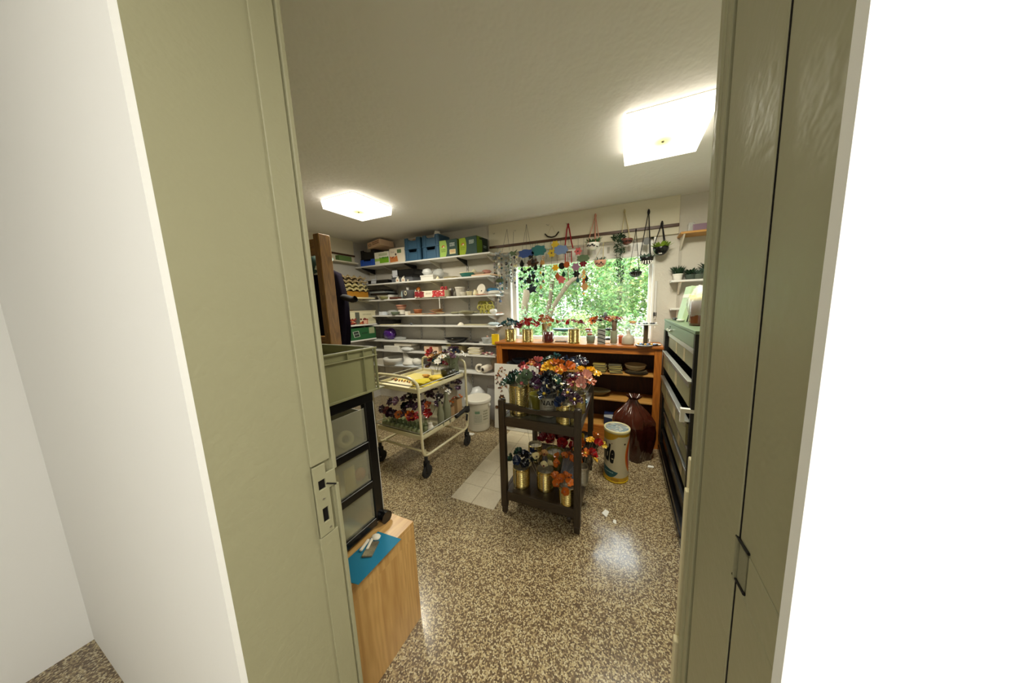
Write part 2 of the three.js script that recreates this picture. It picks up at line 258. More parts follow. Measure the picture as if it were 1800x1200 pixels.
// ---------------------------------------------------------------- furniture
{ // pine bookcase under the window
  const x0 = -1.475, x1 = 0.365, y1 = 1.09, z0 = -3.31, z1 = -2.975;
  const t = thing('bookcase', 'wide orange pine bookcase under the window carrying flower tins', 'bookcase', [0, 0, 0]);
  part('top_board', tri(bb(x0 - 0.012, x1 + 0.015, y1 - 0.028, y1, z0, z1 + 0.02, 0.006), 1, true), M.pine, t);
  part('side_panel', tri(bb(x0, x0 + 0.022, 0, y1 - 0.028, z0, z1 - 0.02)), M.pine, t); part('side_panel', tri(bb(x1 - 0.022, x1, 0, y1 - 0.028, z0, z1 - 0.02)), M.pine, t);
  part('front_post', tri(bb(x0, x0 + 0.075, 0, y1 - 0.028, z1 - 0.022, z1, 0.003)), M.pine, t); part('front_post', tri(bb(x1 - 0.068, x1, 0, y1 - 0.028, z1 - 0.022, z1, 0.003)), M.pine, t);
  part('apron', tri(bb(x0 + 0.075, x1 - 0.068, 0.998, y1 - 0.028, z1 - 0.02, z1 - 0.002, 0.003), 1, true), M.pine, t);
  part('plinth', tri(bb(x0 + 0.075, x1 - 0.068, 0, 0.175, z1 - 0.02, z1 - 0.002, 0.003), 1, true), M.pine, t);
  part('back_panel', tri(bb(x0 + 0.01, x1 - 0.01, 0.1, y1 - 0.03, z0, z0 + 0.012)), M.pineShade, t);  // dark colour stands in for the shade inside the bookcase
  for (const y of [0.779, 0.485, 0.177]) part('shelf_board', tri(bb(x0 + 0.022, x1 - 0.022, y - 0.018, y, z0 + 0.012, z1 - 0.022, 0.003), 1, true), M.shelfPine, t);
}
{ // plan chest with six drawers
  const t = thing('plan_chest', 'black plan chest with wide drawers and a pale green top section', 'chest', [0, 0, 0]);
  const xb = 1.1, z0 = -2.985, z1 = -1.74, xf = 0.37;
  part('carcass', mg([bb(xf, xb, 0, 1.262, z1 - 0.03, z1, 0.003), bb(xf, xb, 0, 1.262, z0, z0 + 0.09, 0.003), bb(xb - 0.02, xb, 0, 1.25, z0, z1), bb(0.46, xb, 0.02, 1.24, z0 + 0.09, z0 + 0.11), bb(xf + 0.06, xb, 1.247, 1.262, z0, z1), bb(xf + 0.02, xb, 0.0, 0.06, z0, z1)]), M.black, t);
  const top = part('top_section', tri(mg([bb(xf - 0.002, xb, 1.345, 1.366, z0, z1, 0.004), bb(xf, xf + 0.02, 1.262, 1.345, z0 + 0.02, z1 - 0.035, 0.003)])), M.chestGreen, t);
  part('end_panel', mg([bb(xf, xb, 1.262, 1.345, z1 - 0.03, z1 - 0.001)]), M.black, top);
  part('pull_handle', mg([rb(0.016, 0.016, 0.16, xf - 0.02, 1.295, -2.56, 0.006), rb(0.026, 0.02, 0.02, xf - 0.01, 1.295, -2.5, 0.004), rb(0.026, 0.02, 0.02, xf - 0.01, 1.295, -2.62, 0.004)]), M.chrome, top);
  part('keyhole', cyl(0.007, 0.007, 0.004, 0, 0, 0, 12).rotateZ(PI / 2).translate(xf - 0.003, 1.318, -2.6), M.black, top);
  const rows = [[0.402, 1.243, 0.135], [0.366, 1.062, 0.15], [0.36, 0.818, 0.145], [0.388, 0.64, 0.14], [0.4, 0.452, 0.14]];
  rows.forEach(([x, y, h], i) => {
    const d = new THREE.Group(); d.name = 'drawer'; t.add(d);
    part('front', tri(bb(x, x + 0.018, y - h, y, z0 + 0.1, z1 - 0.04, 0.002)), M.chestFace, d);
    part('rail', mg([bb(x - 0.012, x + 0.02, y - 0.012, y + 0.004, z0 + 0.1, z1 - 0.04, 0.002), bb(x - 0.008, x, y - 0.034, y - 0.012, z0 + 0.1, z1 - 0.04, 0.003)]), M.alu, d);
    part('tray', mg([bb(x + 0.018, 0.95, y - h + 0.02, y - h + 0.03, z0 + 0.11, z1 - 0.05), bb(x + 0.018, 0.95, y - h + 0.02, y - 0.04, z0 + 0.11, z0 + 0.12), bb(x + 0.018, 0.95, y - h + 0.02, y - 0.04, z1 - 0.06, z1 - 0.05), ...[0.2, 0.42, 0.64, 0.86].map((k) => bb(x + 0.018, 0.95, y - h + 0.03, y - 0.045, z0 + 0.11 + k, z0 + 0.118 + k))]), M.black, d);
    parts('tape', i === 0 ? [bb(x - 0.0015, x, y - h + 0.004, y - 0.04, -2.5, -2.45), bb(x - 0.0015, x, y - h + 0.004, y - 0.04, -2.2, -2.14)] : [bb(x - 0.0015, x, y - h + 0.02, y - 0.03, -2.62 + 0.04 * i, -2.6 + 0.04 * i), bb(x - 0.0015, x, y - h + 0.01, y - 0.036, -2.3 + 0.05 * i, -2.22 + 0.05 * i)], M.tape, d);
  });
  const b = new THREE.Group(); b.name = 'drawer'; t.add(b); b.userData.label = 'plain dark bottom drawer';
  part('front', mg([bb(0.39, 0.41, 0.145, 0.275, z0 + 0.1, z1 - 0.04, 0.003)]), M.blackGloss, b);
  part('rail', mg([bb(0.378, 0.395, 0.262, 0.278, z0 + 0.1, z1 - 0.04, 0.002)]), M.bracketBlack, b);
  part('plinth', mg([bb(xf - 0.006, 0.4, 0.0, 0.125, z0, z1, 0.004), bb(xf - 0.012, xf, 0.06, 0.075, z0 + 0.05, z1 - 0.02)]), M.blackGloss, t);
  solo('plastic_bracket', ext([[0, 0], [0.02, 0], [0.02, 0.058], [0.085, 0.06], [0.085, 0.08], [0, 0.08]], 0.02, 0.002), M.white, 'white plastic corner bracket hooked on the near edge of the black plan chest', 'bracket', [0.322, 0.83, -1.762]);
}
{ // dark tea trolley in the middle
  const t = thing('tea_trolley', 'dark brown wooden tea trolley in the middle of the floor, full of flower tins', 'trolley', [-0.5175, 0, -2.012]);
  const W = 0.5775, D = 0.79, leg = 0.046, x = W / 2 - leg / 2, z = D / 2 - leg / 2;
  for (const [sx, sz, h] of [[-1, 1, 0.874], [1, 1, 0.868], [-1, -1, 0.84], [1, -1, 0.836]]) part('leg', tri(mg([rb(leg, h - 0.05, leg, sx * x, (h - 0.05) / 2 + 0.05, sz * z, 0.006), rb(leg * 0.8, 0.05, leg * 0.8, sx * x, 0.025, sz * z, 0.005), blob(leg * 0.52, 1, 0.4, 1, 0, 1).translate(sx * x, h, sz * z)])), M.trolley, t);
  for (const y of [0.745, 0.168]) {
    const s = part(y > 0.5 ? 'upper_shelf' : 'lower_shelf', tri(bb(-W / 2 + 0.012, W / 2 - 0.012, y - 0.016, y, -D / 2 + 0.012, D / 2 - 0.012, 0.003)), y > 0.5 ? M.trolleyTop : M.trolley, t);
    for (const sz of [-1, 1]) part('apron', tri(bb(-x, x, y - 0.062, y + 0.006, sz * z - 0.012, sz * z + 0.012, 0.003), 1, true), M.trolley, s);
    for (const sx of [-1, 1]) part('apron', tri(bb(sx * x - 0.012, sx * x + 0.012, y - 0.062, y + 0.004, -z, z, 0.003)), M.trolley, s);
  }
  for (const sz of [-1, 1]) { // wavy gallery rail
    const up = [], dn = []; for (let i = 0; i <= 16; i++) { const u = -x + 2 * x * i / 16, c = Math.cos(i / 16 * 2 * PI); up.push([u, 0.838 + 0.012 * c]); dn.push([u, 0.805 + 0.004 * c]); }
    part('gallery_rail', tri(ext([...up, ...dn.reverse()], 0.018, 0.002).translate(0, 0, sz * z - 0.009), 1, true), M.trolley, t);
  }
  for (const sz of [-1, 1]) part('caster', mg([cyl(0.028, 0.028, 0.02, 0, 0, 0, 16).rotateZ(PI / 2).translate(0.2, 0.03, sz * 0.3), bb(0.188, 0.212, 0.03, 0.11, sz * 0.3 - 0.01, sz * 0.3 + 0.01)]), M.trolley, t);
}
const CART = { x: -1.615, z: -1.72, t: THREE.MathUtils.degToRad(-4) };
function onCart(x, y, z) { const c = Math.cos(CART.t), s = Math.sin(CART.t); return [CART.x + x * c + z * s, y, CART.z - x * s + z * c]; }
{ // cream tubular serving cart; local x from -0.62 to 0, z from -0.67 to 0
  const t = thing('serving_cart', 'cream painted tubular metal serving cart on wheels beside the shelf wall', 'cart', [CART.x, 0, CART.z], CART.t);
  const r = 0.0125, W = 0.62, D = 0.67;
  for (const x of [0, -W]) part('side_frame', tube([[x, 0.845, 0], [x, 0.6, 0], [x, 0.34, 0], [x, 0.25, -0.006], [x, 0.215, -0.03], [x, 0.205, -0.07], [x, 0.205, -0.2], [x, 0.205, -D + 0.2], [x, 0.205, -D + 0.07], [x, 0.215, -D + 0.03], [x, 0.25, -D + 0.006], [x, 0.34, -D], [x, 0.6, -D], [x, 0.85, -D]], r, 10, 90), M.cartPaint, t);
  part('push_handle', tube([[0, 0.845, -D], [0, 0.9, -D], [-0.012, 0.945, -D], [-0.05, 0.965, -D], [-0.2, 0.968, -D], [-W + 0.2, 0.968, -D], [-W + 0.05, 0.965, -D], [-W + 0.012, 0.945, -D], [-W, 0.9, -D], [-W, 0.845, -D]], r, 10, 70), M.cartPaint, t);
  part('push_handle', tube([[0, 0.84, 0], [-0.008, 0.875, 0], [-0.05, 0.91, 0], [-0.13, 0.93, 0], [-0.3, 0.935, 0], [-W + 0.13, 0.93, 0], [-W + 0.05, 0.91, 0], [-W + 0.008, 0.875, 0], [-W, 0.84, 0]], r * 1.1, 10, 70), M.cartPaint, t);
  for (const y of [0.79, 0.36]) {
    const s = part(y > 0.5 ? 'upper_tray' : 'lower_tray', mg([bb(-W + 0.014, -0.014, y, y + 0.012, -D + 0.012, -0.012, 0.003), bb(-W + 0.014, -0.014, y, y + 0.04, -0.022, -0.014, 0.002), bb(-W + 0.014, -0.014, y, y + 0.04, -D + 0.014, -D + 0.022, 0.002), bb(-0.022, -0.014, y, y + 0.04, -D + 0.012, -0.012, 0.002), bb(-W + 0.014, -W + 0.022, y, y + 0.04, -D + 0.012, -0.012, 0.002)]), M.cartPaint, t);
    parts('gallery_wire', [rod([0, y + 0.068, 0], [0, y + 0.068, -D], 0.005), rod([-W, y + 0.068, 0], [-W, y + 0.068, -D], 0.005), rod([0, y + 0.068, 0], [-W, y + 0.068, 0], 0.005), rod([0, y + 0.068, -D], [-W, y + 0.068, -D], 0.005)], M.alu, s);
  }
  part('bumper', mg([rod([0.004, 0.43, -D + 0.015], [0.004, 0.405, -D + 0.2], 0.02, 10), rb(0.045, 0.075, 0.05, 0, 0.415, -D, 0.012), rod([0.0, 0.4, -D - 0.01], [0.0, 0.29, -D + 0.02], 0.012, 8)]), M.rubber, t);
  parts('cross_rail', [rod([0, 0.205, -0.08], [-W, 0.205, -0.08], r * 0.9, 8), rod([0, 0.205, -D + 0.08], [-W, 0.205, -D + 0.08], r * 0.9, 8)], M.cartPaint, t);
  for (const [x, z] of [[0, -0.03], [0, -D + 0.03], [-W, -0.03], [-W, -D + 0.03]]) {
    const c = part('caster', mg([cyl(0.016, 0.016, 0.05, x, 0.175, z, 10), bb(x - 0.02, x - 0.015, 0.05, 0.16, z - 0.02, z + 0.016), bb(x + 0.015, x + 0.02, 0.05, 0.16, z - 0.02, z + 0.016), bb(x - 0.02, x + 0.02, 0.148, 0.156, z - 0.02, z + 0.016)]), M.rubber, t);
    part('wheel', lathe([[0.02, -0.012], [0.05, -0.012], [0.058, -0.006], [0.058, 0.006], [0.05, 0.012], [0.02, 0.012]], 20).rotateZ(PI / 2).translate(x, 0.058, z - 0.004), M.rubber, c);
    part('pin', cyl(0.006, 0.006, 0.06, x, 0.24, z, 8), M.cartPaint, c);
  }
}
{ // beech box by the door, drawer tower and grey crate on it
  const b = thing('wooden_box', 'pale beech box standing on the floor just inside the doorway', 'box', [-1.145, 0, -0.655]);
  const W = 0.5, D = 0.405, H = 0.53;
  part('side_board', tri(bb(W / 2 - 0.019, W / 2, 0, H - 0.019, -D / 2, D / 2, 0.0015)), M.beech, b); part('side_board', tri(bb(-W / 2, -W / 2 + 0.019, 0, H - 0.019, -D / 2, D / 2, 0.0015)), M.beech, b);
  part('top_board', tri(bb(-W / 2, W / 2, H - 0.019, H, -D / 2, D / 2, 0.0015)), M.beech, b);
  part('end_board', tri(bb(-W / 2 + 0.019, W / 2 - 0.019, 0, H - 0.019, -D / 2, -D / 2 + 0.019)), M.beech, b); part('end_board', tri(bb(-W / 2 + 0.019, W / 2 - 0.019, 0, H - 0.019, D / 2 - 0.019, D / 2)), M.beech, b);
  const t = thing('drawer_tower', 'black framed plastic tower of three translucent drawers on the beech box', 'drawers', [0, H, 0]);
  const x0 = -1.38, x1 = -1.03, z0 = -0.815, z1 = -0.462, y1 = 0.64;
  const post = (z) => mg([bb(x1 - 0.03, x1, 0.02, y1, z - 0.022, z + 0.022, 0.006)]);
  part('corner_post', post(z0 + 0.022), M.blackGloss, t); part('corner_post', post(z1 - 0.022), M.blackGloss, t);
  part('corner_post', bb(x0, x0 + 0.03, 0.02, y1, z0, z0 + 0.044, 0.006), M.blackGloss, t); part('corner_post', bb(x0, x0 + 0.03, 0.02, y1, z1 - 0.044, z1, 0.006), M.blackGloss, t);
  part('top_plate', bb(x0, x1 + 0.002, y1 - 0.045, y1, z0, z1, 0.005), M.blackGloss, t);
  part('edge_highlight', bb(x1 - 0.02, x1 - 0.004, 0.06, y1 - 0.05, z0 - 0.004, z0, 0.002), M.upright, t);  // pale strip painted as the highlight along the post edge
  parts('foot', [cyl(0.024, 0.028, 0.05, 0, 0, 0, 14).rotateZ(PI / 2).translate(x1 - 0.002, 0.025, z0 + 0.006), cyl(0.014, 0.016, 0.016, x0 + 0.03, 0.008, z0 + 0.03, 12), cyl(0.014, 0.016, 0.016, x0 + 0.03, 0.008, z1 - 0.03, 12), cyl(0.014, 0.016, 0.016, x1 - 0.03, 0.008, z1 - 0.03, 12)], M.blackGloss, t);
  for (const [ya, yb] of [[0.42, 0.575], [0.232, 0.387], [0.045, 0.2]]) {
    const d = new THREE.Group(); d.name = 'drawer'; t.add(d);
    part('front', bb(x1 - 0.012, x1 - 0.006, ya, yb, z0 + 0.044, z1 - 0.044, 0.002), M.frost, d);
    part('tray', mg([bb(x0 + 0.01, x1 - 0.012, ya, ya + 0.004, z0 + 0.03, z1 - 0.03), bb(x0 + 0.01, x1 - 0.012, ya, yb - 0.02, z0 + 0.03, z0 + 0.033), bb(x0 + 0.01, x1 - 0.012, ya, yb - 0.02, z1 - 0.033, z1 - 0.03), bb(x0 + 0.01, x0 + 0.013, ya, yb - 0.02, z0 + 0.03, z1 - 0.03)]), M.trayPlastic, d);
    part('rail', mg([bb(x1 - 0.02, x1 + 0.006, ya - 0.032, ya + 0.004, z0 + 0.044, z1 - 0.044, 0.005)]), M.blackGloss, d);
  }
  const y0 = H;
  solo('tape_roll', new THREE.TorusGeometry(0.026, 0.011, 8, 20).rotateY(PI / 2).rotateZ(0.3), M.white, 'white ring seen through the front of the top translucent drawer', 'ring', [x1 - 0.045, y0 + 0.458, z0 + 0.115]);
  solo('card_strip', rb(0.02, 0.13, 0.05, 0, 0, 0, 0.003), M.pinkClay, 'pinkish packet standing in the top translucent drawer', 'packet', [x1 - 0.06, y0 + 0.49, -0.575], 0.2);
  solo('note_card', rb(0.006, 0.1, 0.05, 0, 0, 0, 0.001), M.cream, 'cream card in the middle translucent drawer, the one nearer the orange ball', 'card', [x1 - 0.03, y0 + 0.287, z0 + 0.125], 0.1, 'cream cards in the middle drawer');
  solo('note_card', rb(0.006, 0.1, 0.05, 0, 0, 0, 0.001), M.cream, 'cream card in the middle translucent drawer, the one nearer the doorway', 'card', [x1 - 0.03, y0 + 0.287, z0 + 0.195], -0.05, 'cream cards in the middle drawer');
  solo('modelling_ball', blob(0.03, 0.7, 1, 0.8, 0.06), M.orange, 'small orange ball in the middle translucent drawer', 'ball', [x1 - 0.04, y0 + 0.272, z0 + 0.07]);
  // crate
  const c = thing('storage_crate', 'open grey green plastic crate on top of the black drawer tower', 'crate', [0, 1.172, 0]);
  const cx0 = -1.4, cx1 = -1.012, cz0 = -0.838, cz1 = -0.462, h = 0.196, w = 0.004;
  part('wall', mg([bb(cx1 - 0.012, cx1 - 0.008, 0.0, h, cz0 + 0.01, cz1 - 0.01), bb(cx0 + 0.01, cx0 + 0.014, 0, h, cz0 + 0.01, cz1 - 0.01), bb(cx0 + 0.01, cx1 - 0.01, 0, h, cz0 + 0.008, cz0 + 0.012), bb(cx0 + 0.01, cx1 - 0.01, 0, h, cz1 - 0.012, cz1 - 0.008), bb(cx0 + 0.01, cx1 - 0.01, 0, w, cz0 + 0.01, cz1 - 0.01)]), M.crateGrey, c);
  const rim = (y0, y1, o, i) => [bb(cx1 - i, cx1 + o, y0, y1, cz0 - o, cz1 + o, 0.002), bb(cx0 - o, cx0 + i, y0, y1, cz0 - o, cz1 + o, 0.002), bb(cx0, cx1, y0, y1, cz0 - o, cz0 + i, 0.002), bb(cx0, cx1, y0, y1, cz1 - i, cz1 + o, 0.002)];
  part('rim', mg([...rim(h - 0.008, h, 0.004, 0.014), ...rim(h - 0.04, h - 0.034, 0.004, 0.012)]), M.crateGrey, c);
  part('rib', mg([bb(cx1 - 0.01, cx1 + 0.002, 0, h, cz0 + 0.06, cz0 + 0.064), bb(cx1 - 0.01, cx1 + 0.002, 0, h, cz0, cz0 + 0.005), bb(cx1 - 0.01, cx1 + 0.002, h - 0.04, h, cz0 + 0.13, cz0 + 0.134), bb(cx1 - 0.07, cx1 - 0.066, 0, h, cz0 - 0.002, cz0 + 0.01)]), M.crateGrey, c);
  part('base_lip', mg([...rim(0, 0.01, 0.001, 0.014), bb(cx1 - 0.05, cx1, 0.002, 0.007, cz0 - 0.03, cz0, 0.002)]), M.crateGrey, c);
  solo('paper_scrap', ext([[0, 0], [0.05, 0.01], [0.045, 0.04], [0.01, 0.035]], 0.002, 0).rotateX(-PI / 2), M.paper, 'white scrap lying in the grey green crate', 'scrap', [-1.2, 1.19, -0.76], 0.4);
  // teal sheet and stone pieces lying in front of the drawers
  solo('paper_sheet', ext([[-0.08, -0.1], [0.055, -0.075], [0.05, 0.13], [-0.08, 0.12]], 0.0012, 0).rotateX(-PI / 2), M.tealPaper, 'teal blue sheet of paper hanging over the edge of the beech box', 'paper', [-0.925, 0.531, -0.63], -0.02);
  const st = thing('slate_pieces', 'grey mottled slab on the teal paper', 'slab', [-0.952, 0.5325, -0.672], 0.45);
  part('slab', tri(rb(0.042, 0.007, 0.07, 0, 0.0035, 0, 0.002)), std('#ffffff', 0.4, { map: rep(mottled([150, 140, 110], [70, 66, 56], 77), 9) }), st);
  [['left', -0.992, -0.676, 0.3], ['right', -0.976, -0.688, 0.5]].forEach(([n, x, z, a]) => solo('chalk_stick', rb(0.012, 0.009, 0.055, 0, 0.0045, 0, 0.003), M.bisque, `off-white stick lying beside the grey slab, the ${n} one of the pair`, 'stick', [x, 0.5325, z], a, 'sticks on the teal paper'));
  solo('clay_lump', blob(0.015, 1.4, 0.5, 1, 0.1).translate(0, 0.0075, 0), M.bisque, 'off-white lump beside the sticks on the teal paper', 'lump', [-0.978, 0.5325, -0.722]);
}
{ // wooden rack with a coat
  const t = thing('wooden_rack', 'tall dark stained wooden rack with square posts behind the grey green crate', 'rack', [0, 0, 0]);
  const x1 = -2.4, x0 = -3.35, z1 = -1.535, y1 = 2.184, pw = 0.075, pd = 0.1;
  const postG = (x) => tri(bb(x - pw, x, 0, y1, z1 - pd, z1, 0.006));
  part('post', postG(x1), M.rackWood, t); part('post', postG(x0), M.rackWood, t);
  part('rail', tri(bb(x0, x1 - pw, 2.02, 2.15, z1 - 0.06, z1 - 0.012, 0.005), 1, true), M.rackWood, t);
  part('rail', tri(bb(x0, x1 - pw, 1.245, 1.3, z1 - 0.06, z1 - 0.012, 0.005), 1, true), M.rackWood, t);
  for (let i = 0; i < 26; i++) part('slat', tri(bb(x1 - pw - 0.034 * (i + 1) + 0.004, x1 - pw - 0.034 * i, 0.25, 1.245, z1 - 0.045, z1 - 0.025, 0.003)), M.rackWood, t);
  // coat
  const c = thing('coat', 'dark purple coat hanging inside the wooden rack and bulging past its post', 'coat', [0, 0, 0]);
  const g = new THREE.CylinderGeometry(1, 1, 1, 40, 24, true), p = g.attributes.position;
  for (let i = 0; i < p.count; i++) {
    const v = 0.5 - p.getY(i), a = Math.atan2(p.getX(i), p.getZ(i)), f = 1 + 0.05 * Math.sin(a * 9 + v * 3) + 0.035 * Math.sin(a * 17 + 1), w = v < 0.12 ? 0.12 + v * 1.2 : 0.265 + 0.09 * Math.sin(v * 2.6);
    p.setXYZ(i, -2.91 + Math.sin(a) * w * 1.05 * f, 2.0 - v * 0.82, -1.8 + Math.cos(a) * w * 0.4 * f);
  }
  g.computeVertexNormals(); part('body', g, M.coat, c);
  part('sleeve', tube([[-2.8, 1.82, -1.74], [-2.72, 1.7, -1.76], [-2.68, 1.5, -1.76], [-2.69, 1.28, -1.74]], 0.06, 12, 24), M.coat, c);
  part('cuff', tube([[-2.68, 1.67, -1.79], [-2.52, 1.655, -1.8], [-2.43, 1.63, -1.81], [-2.4, 1.64, -1.82]], 0.03, 10, 16), M.coatBlack, c);
  const h = solo('hat', lathe([[0, 0.1], [0.07, 0.09], [0.1, 0.03], [0.1, 0], [0.15, -0.012], [0.148, -0.018]], 28), M.darkTeal, 'dark green cap hanging above the purple coat inside the wooden rack', 'hat', [-2.68, 1.96, -1.67]); h.rotation.x = 0.7;
  solo('paper_label', rb(0.075, 0.08, 0.003, 0, 0, 0, 0.001), M.paper, 'white paper tag showing between the cap and the dark coat', 'tag', [-2.6, 1.9, -1.61]);
}
{ // pale boards just inside the door, right of the opening
  [[0.108, 1.268, -0.505, 'tallest'], [0.102, 1.22, -0.489, 'middle'], [0.096, 0.946, -0.473, 'shortest']].forEach(([x, y, z, n]) => solo('plank', tri(bb(x, x + 0.07, 0, y, z, z + 0.014, 0.002)), M.cream, `pale painted board standing behind the right door jamb, the ${n} of three`, 'board', [0, 0, 0], 0, 'boards behind the right jamb'));
}
// ---------------------------------------------------------------- shelves
const SH = [2.205, 1.925, 1.68, 1.437, 1.284, 1.045, 0.886, 0.642], UPX = [-3.85, -3.395, -2.965, -2.515, -2.06, -1.63];
const WORD = ['first', 'second', 'third', 'fourth', 'fifth', 'sixth', 'seventh', 'lowest'];
UPX.forEach((x, i) => { const t = thing('shelf_upright', 'slotted shelf upright ' + ['at the left corner end of the shelves', 'below the carton with the green meadow print', 'below the carton with the orange patch', 'below the dark blue crate with white paper', 'below the pair of dark green cartons', 'at the window end of the shelves'][i], 'shelf upright', [x, 0, ZB], 0, 'slotted shelf uprights');
  part('channel', mg([bb(-0.012, 0.012, 0.35, 2.28, 0, 0.004), bb(-0.012, -0.009, 0.35, 2.28, 0, 0.014), bb(0.009, 0.012, 0.35, 2.28, 0, 0.014)]), M.upright, t);
  part('slots', mg(Array.from({ length: 38 }, (_, k) => bb(-0.003, 0.003, 0.4 + k * 0.05, 0.424 + k * 0.05, 0.0035, 0.0048))), M.bracketBlack, t).userData.kind = 'stuff'; });
SH.forEach((y, i) => {
  const x0 = i < 4 ? -3.96 : -3.96, x1 = [-1.555, -1.57, -1.495, -1.5, -1.505, -1.5, -1.53, -1.53][i], zf = -3.05;
  const t = thing('wall_shelf', `long white shelf board on the back wall, ${WORD[i]} from the top`, 'shelf', [0, y, 0], 0, 'long shelves of the back wall');
  part('board', bb(x0, x1, -0.02, 0, ZB + 0.016, zf, 0.002), M.shelfWhite, t);
  UPX.forEach((x, k) => part('bracket', mg([ext([[0, 0], [0.24, 0], [0.24, -0.012], [0.02, -0.075], [0, -0.075]], 0.012, 0).rotateY(-PI / 2).translate(x + 0.006, -0.02, ZB + 0.014)]), i === 0 && k % 2 === 0 ? M.bracketBlack : M.bracket, t));
});
// left wall shelves
[[1.72, -3.13, 'upper'], [1.31, -3.12, 'middle'], [1.08, -3.085, 'lower']].forEach(([y, z, n]) => {
  const t = thing('side_shelf', `${n} pale shelf board on the left wall beside the corner`, 'shelf', [0, y, 0]);
  part('board', bb(XL, -3.68, -0.02, 0, z, -2.2, 0.002), n === 'upper' ? M.cream : M.shelfWhite, t);
  parts('bracket', [-2.95, -2.4].map((zz) => bb(XL, -3.75, -0.05, -0.02, zz - 0.006, zz + 0.006)), M.bracket, t);
});
// right shelves on the back wall
[[2.2, 0.49, M.shelfPine, 'upper wooden'], [1.745, 0.44, M.shelfWhite, 'middle white'], [1.462, 0.45, M.white, 'lowest narrow']].forEach(([y, x, m, n], i) => {
  const d = [0.2, 0.16, 0.12][i], t = thing('corner_shelf', `${n} shelf right of the window behind the plan chest`, 'shelf', [0, y, 0]);
  part('board', tri(bb(x, 1.2, -0.02, 0, ZB, ZB + d, 0.003), 1, true), m, t);
  part('bracket', ext([[0, 0], [d - 0.02, 0], [0.01, -0.12], [0, -0.12]], 0.012, 0.001).rotateY(-PI / 2).translate(0.53, -0.02, ZB + 0.014), M.bisque, t);
});
solo('shelf_rail', mg([bb(-0.012, 0.012, 1.28, 2.1, 0, 0.012)]), M.bracket, 'slotted metal upright carrying the shelves right of the window', 'shelf upright', [0.527, 0, ZB]);
// ---------------------------------------------------------------- things on the shelves of the back wall
const tint = {};
const C = (hex, r = 0.6, o) => tint[hex + r] ??= phy(hex, r, o);
// folding carton: body and a printed front
function printed(w, h, draw) { const t = canvasTex(Math.round(256 * Math.min(2, w / h)), 256, draw); return std('#ffffff', 0.7, { map: t }); }
const face = (w, h, d, x = 0, y = 0, z = 0) => new THREE.PlaneGeometry(w, h).translate(x, y, z + d);
function scribble(g, x, y, w, h, lines, col) { g.fillStyle = col; for (let i = 0; i < lines; i++) { let cx = x; while (cx < x + w) { const l = 3 + rnd() * w * 0.12; g.fillRect(cx, y + i * h / lines, Math.min(l, x + w - cx), h / lines * 0.55); cx += l + 2 + rnd() * 4; } } }
function carton(name, label, cat, pos, [w, h, d], body, draw, turn = 0, group, side) {
  const t = thing(name, label, cat, pos, turn, group);
  part('body', rb(w, h, d, 0, h / 2, 0, 0.004), body, t);
  if (draw) part('front_print', face(w * 0.985, h * 0.97, d / 2 + 0.0008, 0, h / 2, 0), printed(w, h, draw), t);
  if (side) part('side_print', new THREE.PlaneGeometry(d * 0.97, h * 0.97).rotateY(PI / 2).translate(w / 2 + 0.0008, h / 2, 0), side, t);
  return t;
}
// stacking plastic crate with ribs and a hand hole
function crate(name, label, pos, [w, h, d], mat, group, cut = 0.28) {
  const t = thing(name, label, 'crate', pos, 0, group), k = 0.006;
  const wall = (W) => ext([[-W / 2, 0], [W / 2, 0], [W / 2, h], [W * cut, h], [W * (cut - 0.05), h * 0.72], [-W * (cut - 0.05), h * 0.72], [-W * cut, h], [-W / 2, h]], k, 0.001);
  part('front_wall', wall(w).translate(0, 0, d / 2 - k), mat, t); part('back_wall', wall(w).translate(0, 0, -d / 2), mat, t);
  part('side_wall', mg([bx(k, h, d, -w / 2, h / 2, 0)]), mat, t); part('side_wall', mg([bx(k, h, d, w / 2, h / 2, 0)]), mat, t);
  part('bottom', bx(w, k, d, 0, k / 2, 0), mat, t);
  parts('rib', [-0.46, -0.3, 0.3, 0.46].map((u) => bx(0.008, h * 0.96, 0.008, u * w, h / 2, d / 2 + 0.003)), mat, t);
  part('rim', mg([bx(w + 0.012, 0.012, 0.01, 0, 0.006, d / 2 + 0.003), bx(w * 0.55, 0.01, 0.01, 0, h * 0.7, d / 2 + 0.003), bx(0.012, 0.012, d, w / 2 + 0.003, 0.006, 0), bx(0.01, 0.012, d, w / 2 + 0.003, h - 0.008, 0)]), mat, t);
  return t;
}
const y1 = SH[0] + 0.001;
crate('plastic_crate', 'bright blue plastic crate at the left end of the top shelf', [-3.73, y1, -3.19], [0.3, 0.1, 0.2], M.cobalt);
crate('plastic_crate', 'black plastic crate standing on the bright blue one', [-3.71, y1 + 0.102, -3.19], [0.29, 0.14, 0.2], M.black);
carton('carton', 'white carton with a green meadow print on the top shelf', 'box', [-3.41, y1, -3.19], [0.29, 0.185, 0.22], M.white, (g, w, h) => { g.fillStyle = '#e9ead9'; g.fillRect(0, 0, w, h); g.fillStyle = '#79b31e'; g.fillRect(w * .35, h * .48, w * .65, h * .42); g.fillStyle = '#a4c95c'; g.fillRect(0, h * .5, w * .35, h * .22); g.fillStyle = '#4f8f2a'; for (let i = 0; i < 9; i++) { g.beginPath(); g.arc(w * (.38 + i * .07), h * .48, h * (.03 + .05 * rnd()), 0, 7); g.fill(); } scribble(g, w * .3, h * .14, w * .6, h * .2, 2, '#8aa05c'); });
